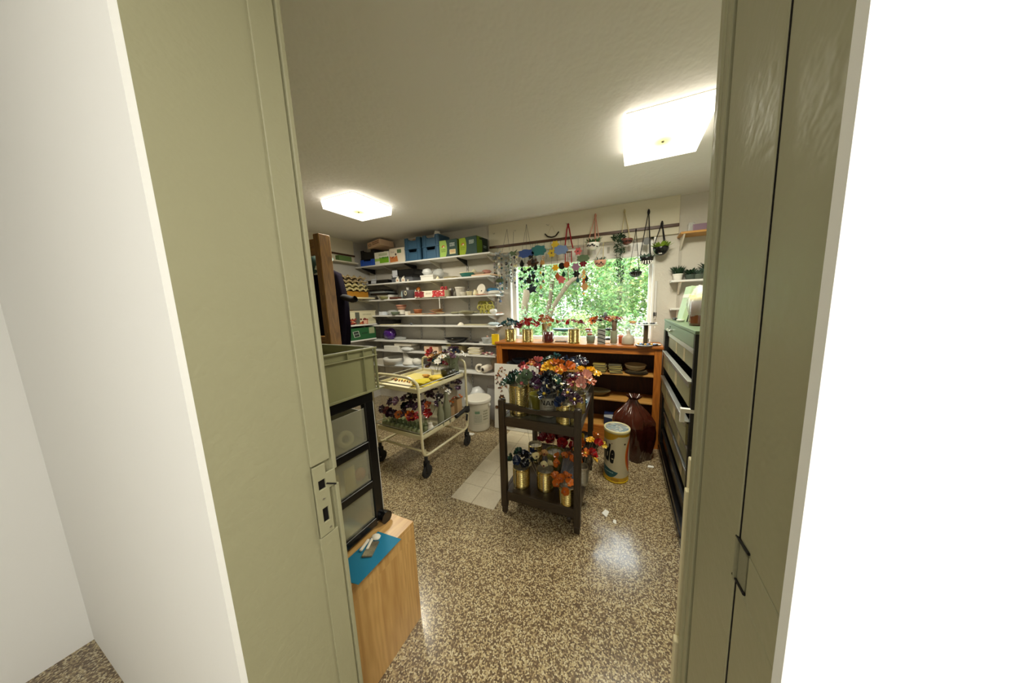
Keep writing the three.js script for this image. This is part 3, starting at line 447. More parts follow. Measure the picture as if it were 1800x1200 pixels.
carton('carton', 'white carton with an orange patch beside the dark blue crates', 'box', [-3.1, y1, -3.19], [0.29, 0.21, 0.22], M.white, (g, w, h) => { g.fillStyle = '#e6dcc8'; g.fillRect(0, 0, w, h); g.fillStyle = '#c8793e'; g.beginPath(); g.moveTo(0, h * .95); g.lineTo(0, h * .52); g.lineTo(w * .28, h * .62); g.lineTo(w * .5, h * .5); g.lineTo(w * .55, h * .92); g.fill(); g.fillStyle = '#7d2f1c'; g.beginPath(); g.moveTo(w * .1, h * .72); g.lineTo(w * .34, h * .55); g.lineTo(w * .2, h * .55); g.fill(); g.fillStyle = '#5f7a52'; g.fillRect(w * .52, h * .1, w * .28, h * .25); g.fillStyle = '#4a3a32'; g.beginPath(); g.arc(w * .42, h * .42, h * .08, 0, 7); g.fill(); scribble(g, w * .1, h * .2, w * .24, h * .12, 2, '#a69a90'); });
{ const t = carton('carton', 'flat pinkish carton with dark lettering tilted on top of the white cartons', 'box', [-3.5, y1 + 0.262, -3.17], [0.3, 0.09, 0.24], M.card2, (g, w, h) => { g.fillStyle = '#dcb79a'; g.fillRect(0, 0, w, h); g.strokeStyle = '#4a352c'; g.lineWidth = 16; g.beginPath(); g.arc(w * .2, h * .5, h * .18, 0, 7); g.stroke(); scribble(g, w * .4, h * .2, w * .5, h * .55, 2, '#8a6450'); }, -0.1); t.rotation.z = 0.1; }
const bc = (l, x, y) => crate('stacking_crate', l, [x, y, -3.185], [0.275, 0.155, 0.24], M.blueCrate, 'dark blue stacking crates');
bc('lower dark blue stacking crate beside the orange patched carton', -2.785, y1); bc('upper dark blue crate with brown paper in it', -2.785, y1 + 0.158);
bc('lower dark blue stacking crate beside the green cartons', -2.465, y1); bc('upper dark blue crate with white paper sticking out', -2.465, y1 + 0.158);
solo('brown_paper', blob(0.08, 1.2, 0.5, 0.8, 0.3, 1), M.cardboard, 'crumpled brown paper in the upper left dark blue crate', 'paper', [-2.78, y1 + 0.27, -3.17]);
solo('white_paper', ext([[0, 0], [0.13, 0.02], [0.12, 0.12], [0.05, 0.14]], 0.004, 0), M.paper, 'white paper sticking up out of the dark blue crate nearest the green cartons', 'paper', [-2.5, y1 + 0.25, -3.15], 0.2);
{ // two dark green cartons with lime panels
  const draw = (lime, tag) => (g, w, h) => { g.fillStyle = '#2c4a44'; g.fillRect(0, 0, w, h); g.fillStyle = lime; g.beginPath(); g.moveTo(0, 0); g.lineTo(w * .36, 0); g.quadraticCurveTo(w * .5, h * .5, w * .34, h); g.lineTo(0, h); g.fill(); g.fillStyle = '#c46a2a'; g.beginPath(); g.arc(w * .22, h * .42, h * .13, PI, 0); g.fill(); g.fillStyle = '#eef0d0'; g.beginPath(); g.arc(w * .24, h * .4, h * .05, 0, 7); g.fill(); scribble(g, w * .08, h * .55, w * .26, h * .2, 2, '#6c8f2a'); scribble(g, w * .58, h * .2, w * .28, h * .24, 3, '#dfe6de'); if (tag) { g.fillStyle = '#e8d9a8'; g.fillRect(w * .56, h * .6, w * .34, h * .28); scribble(g, w * .6, h * .66, w * .26, h * .16, 2, '#b46a3a'); } };
  const side = std('#ffffff', 0.7, { map: canvasTex(256, 256, (g) => { g.fillStyle = '#14241c'; g.fillRect(0, 0, 256, 256); g.fillStyle = '#5f7a16'; g.beginPath(); g.moveTo(0, 0); g.lineTo(110, 0); g.quadraticCurveTo(140, 128, 105, 256); g.lineTo(0, 256); g.fill(); g.fillStyle = '#0a0d0c'; g.fillRect(60, 14, 60, 26); scribble(g, 150, 120, 70, 40, 2, '#9aa8a8'); }) });
  for (const [x, l, lime, tag] of [[-2.175, 'dark green carton with a lime panel and a yellow sticker', '#a6c85e', 1], [-1.86, 'dark green carton with a lime panel at the right end of the top shelf', '#9db41e', 0]]) { const t = carton('green_carton', l, 'box', [x, y1, -3.185], [0.285, 0.215, 0.25], M.darkTeal, draw(lime, tag), tag ? 0 : -0.12, 'dark green cartons on the top shelf', side); part('handle_flap', rb(0.1, 0.012, 0.08, 0.02, 0.222, 0, 0.003), M.darkTeal, t); }
}
// generic small builders
const bowlG = (r, h, w = 0.006) => lathe([[0.001, 0], [r * 0.55, 0], [r * 0.85, h * 0.4], [r, h], [r - w, h], [r * 0.8 - w, h * 0.42], [r * 0.5, w], [0.001, w]], 22);
const trayG = (w, h, d, k = 0.004) => mg([bx(w, k, d, 0, k / 2, 0), ...[-1, 1].map((s) => bx(k, h, d, s * w / 2, h / 2, 0)), ...[-1, 1].map((s) => bx(w, h, k, 0, h / 2, s * d / 2)), ...[-1, 1].map((s) => bx(0.012, k, d + 0.02, s * (w / 2 + 0.004), h, 0)), ...[-1, 1].map((s) => bx(w + 0.02, k, 0.012, 0, h, s * (d / 2 + 0.004)))]);
const potG = (r0, r1, h, w = 0.005) => lathe([[0.001, 0], [r0, 0], [r1, h * 0.86], [r1 + 0.004, h * 0.86], [r1 + 0.004, h], [r1 - w, h], [r0 - w, w], [0.001, w]], 22);
const plateG = (r, h) => lathe([[0.001, 0], [r * 0.6, 0], [r, h], [r - 0.004, h + 0.003], [r * 0.6, 0.005], [0.001, 0.005]], 22);
const item = (n, g, m, l, c, p, t, gr) => solo(n, g, m, l, c, p, t, gr);
{ // second shelf
  const y = SH[1] + 0.001, z = -3.17;
  item('plastic_tray', trayG(0.42, 0.05, 0.2), M.black, 'low black plastic tray at the left of the second shelf', 'tray', [-3.52, y, z]);
  item('sheet', rb(0.1, 0.07, 0.003, 0, 0.04, 0, 0.001), C('#b9bcc4', .5), 'grey sheet leaning on the low black tray', 'sheet', [-3.6, y, -3.055], 0.05).rotation.x = -0.2;
  item('plastic_tray', trayG(0.4, 0.06, 0.2), C('#5d6066', .4), 'grey tray at the bottom of the black container stack', 'tray', [-3.03, y, z]);
  item('plastic_tray', trayG(0.4, 0.03, 0.2), M.black, 'shallow black tray in the middle of the container stack', 'tray', [-3.02, y + 0.064, z]);
  item('plastic_container', trayG(0.34, 0.075, 0.19), M.blackGloss, 'deep black container on top of the stack on the second shelf', 'container', [-2.97, y + 0.098, z]);
  item('sheet', rb(0.09, 0.1, 0.003, 0, 0.05, 0, 0.001), C('#b9bcc4', .5), 'pale grey sheet standing beside the deep black container', 'sheet', [-3.15, y + 0.07, -3.06], 0.1);
  const house = (x, l) => { const t = thing('clay_house', l, 'house', [x, y, -3.085], 0.1, 'little clay houses'); part('body', ext([[-0.028, 0], [0.028, 0], [0.028, 0.04], [0, 0.07], [-0.028, 0.04]], 0.03, 0.001), M.bisque, t); part('door_mark', rb(0.018, 0.022, 0.004, 0, 0.022, 0.031, 0.002), M.terracotta, t); part('chimney', bx(0.008, 0.025, 0.01, 0.012, 0.068, 0.015), M.bisque, t); };
  house(-3.11, 'small clay house with a brown door mark, the left of two'); house(-3.0, 'small clay house with a brown door mark, the right of two');
  item('clay_pot', potG(0.018, 0.02, 0.025), M.bisque, 'tiny clay pot beside the clay houses', 'pot', [-2.92, y, -3.08]);
  { const t = thing('white_box', 'white lidded box under the plastic bags on the second shelf', 'box', [-2.57, y, -3.14]); part('body', rb(0.22, 0.045, 0.15, 0, 0.0225, 0, 0.004), M.white, t); part('lid', rb(0.23, 0.02, 0.16, 0, 0.055, 0, 0.004), M.white, t); }
  item('plastic_bag', blob(0.07, 1.1, 0.75, 0.8, 0.14), M.whiteFilm, 'white plastic bag bundle lying on the white lidded box', 'bag', [-2.62, y + 0.115, -3.14]);
  item('plastic_bag', blob(0.075, 1.2, 0.8, 0.8, 0.16), M.clearFilm, 'clear plastic bag bundle beside the white one', 'bag', [-2.47, y + 0.1, -3.2]);
  item('clay_cone', lathe([[0.03, 0], [0.022, 0.015], [0.004, 0.04], [0.001, 0.042]], 16), M.cream, 'small cream clay cone right of the white lidded box', 'cone', [-2.4, y, -3.09]);
  item('clay_plate', plateG(0.11, 0.02), M.cream, 'cream clay plate lying in the middle of the second shelf', 'plate', [-2.22, y, -3.17]);
  item('straw_mat', rb(0.24, 0.012, 0.2, 0, 0.006, 0, 0.004), C('#a48d52', .9), 'straw coloured mat behind the cream plate', 'mat', [-2.19, y, -3.2], 0.1);
  { const t = thing('enamel_dish', 'teal and cream oval dish on the second shelf', 'dish', [-1.93, y, -3.15]); part('dish', lathe([[0.001, 0], [0.1, 0], [0.14, 0.055], [0.134, 0.057], [0.096, 0.006], [0.001, 0.006]], 24).scale(1, 1, 0.65), C('#2f7a70', .3), t); part('rim', new THREE.TorusGeometry(0.138, 0.005, 6, 28).rotateX(PI / 2).scale(1, 1, 0.65).translate(0, 0.056, 0), M.cream, t); }
  item('cardboard_sheet', rb(0.3, 0.02, 0.2, 0, 0.01, 0, 0.003), M.card2, 'folded cardboard at the right end of the second shelf', 'cardboard', [-1.7, y, -3.17], -0.1);
  item('clay_cone', lathe([[0.045, 0], [0.03, 0.02], [0.006, 0.045], [0.001, 0.046]], 16), M.cream, 'cream clay cone behind the teal dish', 'cone', [-1.87, y + 0.06, -3.18]);
  item('plaster_tray', plateG(0.1, 0.025), M.clay, 'shallow clay dish behind the teal dish', 'dish', [-1.76, y + 0.022, -3.16]);
  item('pink_figure', blob(0.035, 1.8, 0.8, 0.8, 0.22), C('#b07a6c', .7), 'pinkish crumpled figure on the folded cardboard', 'figure', [-1.66, y + 0.05, -3.14]);
}
{ // third shelf
  const y = SH[2] + 0.001, z = -3.17;
  item('plastic_tub', mg([new THREE.CylinderGeometry(0.16, 0.13, 0.07, 4, 1).rotateY(PI / 4).scale(1.25, 1, 0.75).translate(0, 0.035, 0)]), M.white, 'white tapered tub at the left of the third shelf', 'tub', [-3.45, y, z]);
  item('plastic_tray', trayG(0.36, 0.028, 0.2), M.black, 'black tray stacked on the white tapered tub', 'tray', [-3.52, y + 0.072, z]);
  item('plastic_tray', trayG(0.34, 0.022, 0.19), C('#8f9698', .4), 'pale grey tray at the top of the tub stack', 'tray', [-3.56, y + 0.104, z]);
  item('plastic_tray', trayG(0.3, 0.02, 0.18), M.black, 'black shallow tray crowning the tub stack', 'tray', [-3.58, y + 0.13, z]);
  item('clay_bowl', bowlG(0.07, 0.045), C('#8c8a5c', .6), 'olive clay bowl beside the white tapered tub', 'bowl', [-3.42, y, -3.07]);
  item('brown_board', rb(0.16, 0.03, 0.12, 0, 0.015, 0, 0.003), C('#5a2f20', .7), 'dark brown block beside the grey bucket', 'block', [-3.2, y, -3.1]);
  { const t = thing('grey_bucket', 'grey cylindrical bucket with a pale blue label on the third shelf', 'bucket', [-2.99, y, -3.17]); part('body', lathe([[0.001, 0], [0.125, 0], [0.132, 0.12], [0.127, 0.12], [0.12, 0.006], [0.001, 0.006]], 32), C('#5a5a5c', .35), t); part('label', new THREE.CylinderGeometry(0.1305, 0.128, 0.08, 8, 1, true, -0.75, 0.5).translate(0, 0.065, 0), C('#b4ccd2', .5), t); part('emblem', new THREE.TorusGeometry(0.02, 0.004, 6, 20).scale(1, 1.4, 0.4).translate(0.03, 0.075, 0.128), M.cream, t); }
  item('clay_piece', blob(0.03, 1, 1.2, 1, 0.12), M.orange, 'orange clay lump standing behind the grey bucket', 'lump', [-2.86, y + 0.135, -3.21]); item('white_cup', potG(0.02, 0.022, 0.045), M.white, 'small white cup on the rim side of the grey bucket', 'cup', [-3.03, y + 0.122, -3.17]);
  { const t = thing('clay_butterfly', 'small cream clay butterfly right of the grey bucket', 'butterfly', [-2.79, y + 0.09, -3.1]); for (const s of [-1, 1]) part('wing', ext([[0, -0.01], [s * 0.035, 0.03], [s * 0.03, 0.005], [s * 0.028, -0.02]].sort((a, b) => s), 0.005, 0.001), M.bisque, t); part('base', mg([cyl(0.006, 0.014, 0.09, 0, -0.045, 0.002, 10)]), M.clay, t); }
  carton('fruit_carton', 'long white fruit carton with red berries printed at both ends on the third shelf', 'box', [-2.515, y, -3.13], [0.53, 0.09, 0.2], M.cream, (g, w, h) => { g.fillStyle = '#e6dcc8'; g.fillRect(0, 0, w, h); for (let i = 0; i < 150; i++) { const s = i % 2; g.fillStyle = ['#a3202a', '#7c141e', '#c23a3a', '#8e1a24'][i % 4]; g.beginPath(); g.arc(w * (s ? rnd() * .3 : .62 + rnd() * .38), h * (.02 + rnd() * .96), h * .085, 0, 7); g.fill(); } scribble(g, w * .38, h * .32, w * .18, h * .3, 2, '#8d8470'); });
  for (let i = 0; i < 6; i++) item('clay_berry', blob(0.018, 1, 1, 1, 0.08, 1), M.red, 'small red ball in the heap on the right end of the berry carton', 'ball', [-2.36 + (i % 3) * 0.036, y + 0.108 + (i > 2 ? 0.02 : 0), -3.1 + rr(-0.02, 0.02)], 0, 'red balls on the berry carton');
  item('dark_block', rb(0.05, 0.05, 0.06, 0, 0.025, 0, 0.004), C('#3a1418', .5), 'dark red block between the grey bucket and the berry carton', 'block', [-2.815, y, -3.1]);
  item('white_tape', rb(0.01, 0.16, 0.004, 0, -0.08, 0, 0.001), M.paper, 'thin white paper strip hanging from the third shelf', 'strip', [-2.36, y, -3.044]);
  item('white_cup', potG(0.035, 0.045, 0.11), M.white, 'white plastic cup behind the right fruit carton', 'cup', [-2.28, y, -3.2]); item('dark_bottle', lathe([[0.001, 0], [0.022, 0], [0.022, 0.08], [0.01, 0.1], [0.01, 0.12], [0.001, 0.12]], 16), C('#2a1c18', .3), 'dark narrow bottle between the white cups of the third shelf', 'bottle', [-2.2, y, -3.12]);
  item('white_cup', potG(0.05, 0.065, 0.125), C('#cfc9bc', .6), 'wide grey white cup right of the dark bottle', 'cup', [-2.1, y, -3.17]);
  item('clay_bowl', bowlG(0.05, 0.05), M.clay, 'pale clay bowl in front of the wide cup', 'bowl', [-2.0, y, -3.1]); item('glass_jar', lathe([[0.001, 0], [0.035, 0], [0.038, 0.07], [0.028, 0.085], [0.03, 0.1]], 20), M.glass, 'small clear glass jar behind the pale clay bowl', 'jar', [-1.97, y, -3.2]);
  { const t = thing('clay_basket', 'little yellowish clay basket near the right of the third shelf', 'basket', [-1.9, y, -3.085]); part('body', potG(0.03, 0.036, 0.05), M.cream, t); part('rim', new THREE.TorusGeometry(0.037, 0.005, 6, 18).rotateX(PI / 2).translate(0, 0.05, 0), M.cream, t); }
  item('clay_vase', lathe([[0.001, 0], [0.03, 0], [0.034, 0.03], [0.015, 0.06], [0.02, 0.075]], 18), M.cream, 'cream clay vase right of the little basket', 'vase', [-1.83, y, -3.12]);
  { const t = thing('clay_disc', 'round cream clay plate with a dark spot leaning on the third shelf', 'plate', [-1.75, y, -3.15], -0.2); part('disc', lathe([[0.001, 0], [0.06, 0], [0.075, 0.01], [0.07, 0.014], [0.001, 0.008]], 26).rotateX(PI / 2 - 0.25).translate(0, 0.075, 0), M.bisque, t); part('spot', cyl(0.01, 0.01, 0.01, 0, 0, 0, 14).rotateX(PI / 2 - 0.25).translate(0.012, 0.055, 0.012), M.soil, t); }
  item('pink_slab', rb(0.14, 0.012, 0.1, 0, 0.006, 0, 0.004), M.pinkClay, 'flat pink clay slab in front of the round cream plate', 'slab', [-1.71, y, -3.09]);
  item('plastic_bag', blob(0.08, 1.1, 0.45, 0.8, 0.14), M.blueFilm, 'blue plastic bag at the right end of the third shelf', 'bag', [-1.61, y + 0.06, -3.2]); item('cloth', blob(0.07, 1.3, 0.4, 0.9, 0.2), M.white, 'white crumpled cloth hanging over the right end of the third shelf', 'cloth', [-1.55, y + 0.025, -3.12]);
}
{ // fourth shelf
  const y = SH[3] + 0.001;
  item('white_box', rb(0.08, 0.055, 0.1, 0, 0.0275, 0, 0.004), C('#dfe3ea', .5), 'small white box at the left of the fourth shelf', 'box', [-3.52, y, -3.12]);
  item('plastic_bag', blob(0.1, 1.2, 0.42, 0.8, 0.12), M.clearFilm, 'clear plastic bag of pale bits on the fourth shelf', 'bag', [-3.36, y + 0.04, -3.17]);
  { const t = thing('clay_bowl', 'pinkish striped bowl standing on an upturned pot of the fourth shelf', 'bowl', [-3.2, y + 0.075, -3.18]); part('bowl', bowlG(0.078, 0.08), M.pinkClay, t); part('band', mg([new THREE.TorusGeometry(0.076, 0.006, 6, 24).rotateX(PI / 2).translate(0, 0.06, 0)]), C('#8a4a38', .7), t); part('stand', mg([cyl(0.05, 0.06, 0.075, 0, -0.0375, 0, 20)]), M.clay, t); }
  item('clay_bowl', bowlG(0.065, 0.05), C('#6e7a64', .5), 'grey green bowl in front of the pinkish striped bowl', 'bowl', [-3.22, y, -3.07]); item('dark_strip', rb(0.12, 0.012, 0.06, 0, 0.006, 0, 0.004), C('#3c2c24', .7), 'dark brown strip right of the grey green bowl', 'strip', [-3.08, y, -3.08], 0.15);
  item('white_box', rb(0.05, 0.055, 0.06, 0, 0.0275, 0, 0.003), M.bisque, 'cream little box left of the terracotta pot', 'box', [-2.99, y, -3.09]);
  item('terracotta_pot', potG(0.05, 0.062, 0.06), M.terracotta, 'wide terracotta pot on the fourth shelf', 'pot', [-2.84, y + 0.02, -3.14]); item('clay_slab', rb(0.32, 0.018, 0.18, 0, 0.009, 0, 0.004), C('#b9a184', .8), 'tan clay slab under the terracotta pot', 'slab', [-2.86, y, -3.16]);
  for (let i = 0; i < 6; i++) item('leaf_plate', plateG(rr(0.08, 0.12), 0.018).scale(1, 1, 0.7), [M.pinkClay, C('#c9b08c', .8), C('#b08a5c', .8)][i % 3], `${['pinkish', 'cream tan', 'brown tan'][i % 3]} flat clay plate in the loose pile of the fourth shelf, layer ${['lowest', 'second', 'third', 'fourth', 'fifth', 'topmost'][i]}`, 'plate', [-2.45 + rr(-0.12, 0.1), y + i * 0.011, -3.15 + rr(-0.03, 0.03)], rr(-0.5, 0.5), 'flat clay plates in the pile');
  for (const [x, r, l] of [[-2.16, 0.055, 'left'], [-2.0, 0.075, 'middle'], [-1.87, 0.06, 'right']]) item('clay_leaf', blob(r, 1.4, 0.3, 0.9, 0.2), C('#8d8a6e', .8), `olive grey curled clay leaf on the fourth shelf, the ${l} of three`, 'leaf', [x, y + r * 0.32, -3.12], 0, 'curled clay leaves');
  item('clay_bowl', bowlG(0.09, 0.035), C('#a39c7c', .7), 'shallow olive bowl in front of the curled leaves', 'bowl', [-1.93, y, -3.08]);
  for (let i = 0; i < 14; i++) item('clay_ring', new THREE.TorusGeometry(rr(0.026, 0.038), 0.011, 7, 16), C(['#a8a24a', '#9b9440', '#b5ac5c'][i % 3], .7), `yellow green clay ring in the tangle at the right end of the fourth shelf`, 'ring', [-1.79 + (i % 5) * 0.045 + rr(-0.01, 0.01), y + 0.038 + Math.floor(i / 5) * 0.045, -3.16 + rr(-0.03, 0.04)], rr(-1, 1), 'yellow green clay rings');
  item('clay_shell', blob(0.04, 1.2, 0.8, 0.9, 0.15), M.white, 'white shell like piece at the right end of the fourth shelf', 'shell', [-1.56, y + 0.032, -3.1]); item('clay_slab', rb(0.1, 0.01, 0.12, 0, 0.005, 0, 0.003), M.pinkClay, 'small pink slab beside the white shell like piece', 'slab', [-1.535, y, -3.2], 0.4);
}
{ // fifth shelf
  const y = SH[4] + 0.001;
  item('plastic_tray', trayG(0.26, 0.06, 0.18), M.black, 'black tray at the left of the fifth shelf behind the side shelves', 'tray', [-3.45, y + 0.012, -3.17], 0.1); item('paper_stack', rb(0.3, 0.012, 0.2, 0, 0.006, 0, 0.002), M.cream, 'cream paper sheet under the black tray of the fifth shelf', 'paper', [-3.42, y, -3.17]);
  item('clay_bird', blob(0.02, 1.4, 0.8, 0.8, 0.15), C('#50545a', .5), 'little dark clay bird on the fifth shelf', 'bird', [-2.97, y + 0.016, -3.12]);
  item('clay_mound', lathe([[0.05, 0], [0.04, 0.015], [0.018, 0.036], [0.001, 0.04]], 18), M.bisque, 'cream clay mound on the right half of the fifth shelf', 'mound', [-2.08, y, -3.12]); item('clay_slab', rb(0.34, 0.014, 0.14, 0, 0.007, 0, 0.004), C('#bdb698', .8), 'long flat clay slab right of the cream mound', 'slab', [-1.83, y, -3.14]);
  item('paper_wad', blob(0.06, 1.2, 0.35, 0.8, 0.2), C('#c7d6dc', .6), 'bluish white paper wad at the right end of the fifth shelf', 'paper', [-1.57, y + 0.022, -3.11]);
}
{ // sixth shelf
  const y = SH[5] + 0.001;
  item('purple_pouch', blob(0.11, 1.0, 0.85, 0.7, 0.14), phy('#4a1a7c', 0.25, { clearcoat: 0.5 }), 'shiny purple pouch beside the green box near the corner', 'pouch', [-3.48, y + 0.09, -3.17]);
  item('plastic_bag', blob(0.07, 1.6, 0.35, 0.8, 0.15), M.clearFilm, 'flat clear plastic bag on the left of the sixth shelf', 'bag', [-3.25, y + 0.025, -3.16]);
  { const t = thing('serving_tray', 'black boat shaped tray with a white piece in it on the sixth shelf', 'tray', [-2.16, y, -3.1], 0.12); part('tray', lathe([[0.001, 0], [0.11, 0], [0.19, 0.06], [0.184, 0.06], [0.106, 0.006], [0.001, 0.006]], 28).scale(1, 1, 0.55), M.blackGloss, t); part('content', blob(0.06, 1, 0.35, 0.7, 0.2).translate(-0.06, 0.03, 0.02), M.bisque, t); }
  for (let i = 0; i < 6; i++) item('glaze_test', rb(0.06, 0.008, 0.05, 0, 0.004, 0, 0.002), C(['#2c2220', '#3a2a26', '#1f1c1c'][i % 3], .4), 'small dark flat tile lying right of the black boat shaped tray', 'tile', [-1.97 + (i % 3) * 0.065, y + (i > 2 ? 0.009 : 0), -3.12 + rr(-0.02, 0.02)], rr(-0.3, 0.3), 'dark flat test tiles');
  { const t = thing('plastic_container', 'clear plastic container with a lid near the yellow can', 'container', [-1.68, y, -3.13]); part('body', lathe([[0.001, 0], [0.065, 0], [0.078, 0.07], [0.074, 0.07], [0.06, 0.004]], 24), M.clearFilm, t); part('lid', lathe([[0.001, 0.078], [0.05, 0.078], [0.082, 0.072], [0.082, 0.066], [0.001, 0.07]], 24), M.clearFilm, t); part('knob', blob(0.012, 1, 1, 1, 0.05, 1).translate(0, 0.088, 0), M.pinkClay, t); }
  { const t = thing('yellow_can', 'bright yellow ribbed can beside the bookcase on the sixth shelf', 'can', [-1.505, y, -3.02]); const pr = [[0.001, 0.002], [0.047, 0]]; for (let i = 0; i <= 12; i++) pr.push([0.047 + (i % 2) * 0.0018, 0.008 + i * 0.0095]); pr.push([0.047, 0.128], [0.044, 0.128], [0.044, 0.01], [0.001, 0.008]); part('body', lathe(pr, 28), M.yellow, t); part('rim', new THREE.TorusGeometry(0.0465, 0.003, 6, 28).rotateX(PI / 2).translate(0, 0.128, 0), M.yellow, t); }
  item('mug', lathe([[0.001, 0], [0.034, 0], [0.036, 0.09], [0.032, 0.09], [0.03, 0.005]], 20), M.porcelain, 'pale mug behind the bright yellow can', 'mug', [-1.585, y, -3.14]);
}
{ // seventh shelf
  const y = SH[6] + 0.001;
  item('foam_box', rb(0.3, 0.07, 0.2, 0, 0.035, 0, 0.006), M.white, 'long white box at the left of the seventh shelf', 'box', [-3.36, y, -3.16]); item('foam_box', rb(0.34, 0.045, 0.18, 0, 0.0225, 0, 0.006), M.bisque, 'cream and white box stacked on the long white box', 'box', [-3.14, y + 0.072, -3.17]); item('foam_box', rb(0.2, 0.06, 0.18, 0, 0.03, 0, 0.006), M.clay, 'grey white box supporting the right of the stacked cream box', 'box', [-3.08, y, -3.19]);
  item('plastic_bag', blob(0.08, 1.3, 0.4, 0.7, 0.15), M.whiteFilm, 'white plastic bag at the front of the seventh shelf', 'bag', [-3.05, y + 0.03, -3.08]);
  { const t = thing('paper_cup', 'white tapered tub with a teal spot and yellow paper on the seventh shelf', 'tub', [-2.36, y, -3.13]); part('body', lathe([[0.001, 0], [0.05, 0], [0.065, 0.1], [0.062, 0.1], [0.046, 0.005]], 24), M.white, t); part('spot', new THREE.CylinderGeometry(0.0622, 0.055, 0.05, 8, 1, true, -0.5, 0.7).translate(0, 0.06, 0), C('#5f9c8c', .5), t); part('paper', mg([ext([[0, 0], [0.09, 0.01], [0.1, 0.05], [0.03, 0.035]], 0.003, 0).translate(-0.01, 0.085, 0)]), M.yellowPaper, t); }
  item('cardboard_box', rb(0.26, 0.085, 0.16, 0, 0.0425, 0, 0.004), M.card2, 'pale cardboard box left of the tub with the teal spot', 'box', [-2.6, y, -3.17]); item('cardboard_box', rb(0.2, 0.1, 0.14, 0, 0.05, 0, 0.004), C('#b0a070', .8), 'olive yellow box right of the tub with the teal spot', 'box', [-2.19, y, -3.2]);
  for (let i = 0; i < 7; i++) item('clay_slab', rb(0.19 - i * 0.004, 0.013, 0.13, 0, 0.0065, 0, 0.003), i % 2 ? M.cream : M.bisque, `cream slab in the stack right of the serving cart, ${['lowest', 'second', 'third', 'fourth', 'fifth', 'sixth', 'topmost'][i]} layer`, 'slab', [-1.86 + rr(-0.015, 0.015), y + i * 0.0145, -3.12], rr(-0.15, 0.15), 'cream slabs in the stack');
  for (let i = 0; i < 9; i++) item('clay_petal', blob(0.018, 1.2, 0.7, 1, 0.2, 1), [C('#c98a86', .6), M.bisque, C('#9a6a70', .6)][i % 3], `small ${['pink', 'cream', 'mauve'][i % 3]} clay petal in the heap at the right end of the seventh shelf`, 'petal', [-1.72 + (i % 5) * 0.04, y + 0.013 + (i > 4 ? 0.016 : 0), -3.1 + rr(-0.03, 0.03)], 0, `${['pink', 'cream', 'mauve'][i % 3]} clay petals`);
}
{ // lowest shelf
  const y = SH[7] + 0.001;
  item('plaster_slab', rb(0.56, 0.025, 0.22, 0, 0.0125, 0, 0.01), C('#d5dbe0', .5), 'pale bluish slab carrying white castings on the lowest shelf', 'slab', [-3.1, y, -3.13]);
  { const t = thing('plaster_dish', 'round white plaster mould on the lowest shelf', 'mould', [-3.38, y + 0.027, -3.14]); part('ring', lathe([[0.001, 0], [0.17, 0], [0.175, 0.085], [0.165, 0.095], [0.14, 0.09], [0.12, 0.06], [0.001, 0.055]], 36), M.white, t); }
  { const t = thing('plaster_casting', 'white casting with a pointed fin on the bluish slab', 'casting', [-3.05, y + 0.026, -3.13]); part('base', lathe([[0.001, 0], [0.11, 0], [0.12, 0.03], [0.09, 0.06], [0.07, 0.1], [0.001, 0.1]], 20), M.white, t); part('fin', ext([[-0.1, 0.05], [0.05, 0.09], [-0.02, 0.12], [-0.11, 0.2]], 0.03, 0.005), M.white, t); }
  item('plaster_casting', blob(0.07, 1.1, 0.8, 1, 0.12), M.white, 'lumpy white casting right of the pointed fin', 'casting', [-2.9, y + 0.082, -3.12]);
  item('white_carton', rb(0.16, 0.09, 0.14, 0, 0.045, 0, 0.004), M.clay, 'pale small carton at the left end behind the crate on the lowest shelf', 'carton', [-3.62, y, -3.14]);
  { const t = thing('clay_bracelet', 'open white clay ring standing on the lowest shelf', 'ring', [-1.8, y + 0.055, -3.1], 0.3); part('band', new THREE.TorusGeometry(0.047, 0.016, 8, 24, 5.0).rotateZ(0.95).scale(1, 1, 2), M.bisque, t); }
  { const t = thing('clay_tube', 'white clay tube with a dark opening on the lowest shelf', 'tube', [-1.7, y + 0.052, -3.1], -0.35); part('tube', lathe([[0.022, 0.0], [0.05, 0.0], [0.048, 0.12], [0.04, 0.16], [0.02, 0.16], [0.02, 0.01]], 24).rotateX(-PI / 2 + 0.1).translate(0, 0, 0.06), M.bisque, t); part('bore_shade', cyl(0.022, 0.022, 0.004, 0, 0, 0, 18).rotateX(PI / 2 + 0.1).translate(0, 0, 0.064), M.soil, t); }  // dark disc painted as the shade inside the tube
  item('clay_hat', lathe([[0.001, 0], [0.05, 0], [0.035, 0.05], [0.045, 0.08], [0.06, 0.1], [0.075, 0.15], [0.05, 0.21], [0.001, 0.22]], 20), C('#9b8f78', .85), 'grey brown folded clay cone behind the white tube', 'cone', [-1.6, y, -3.2]);
}
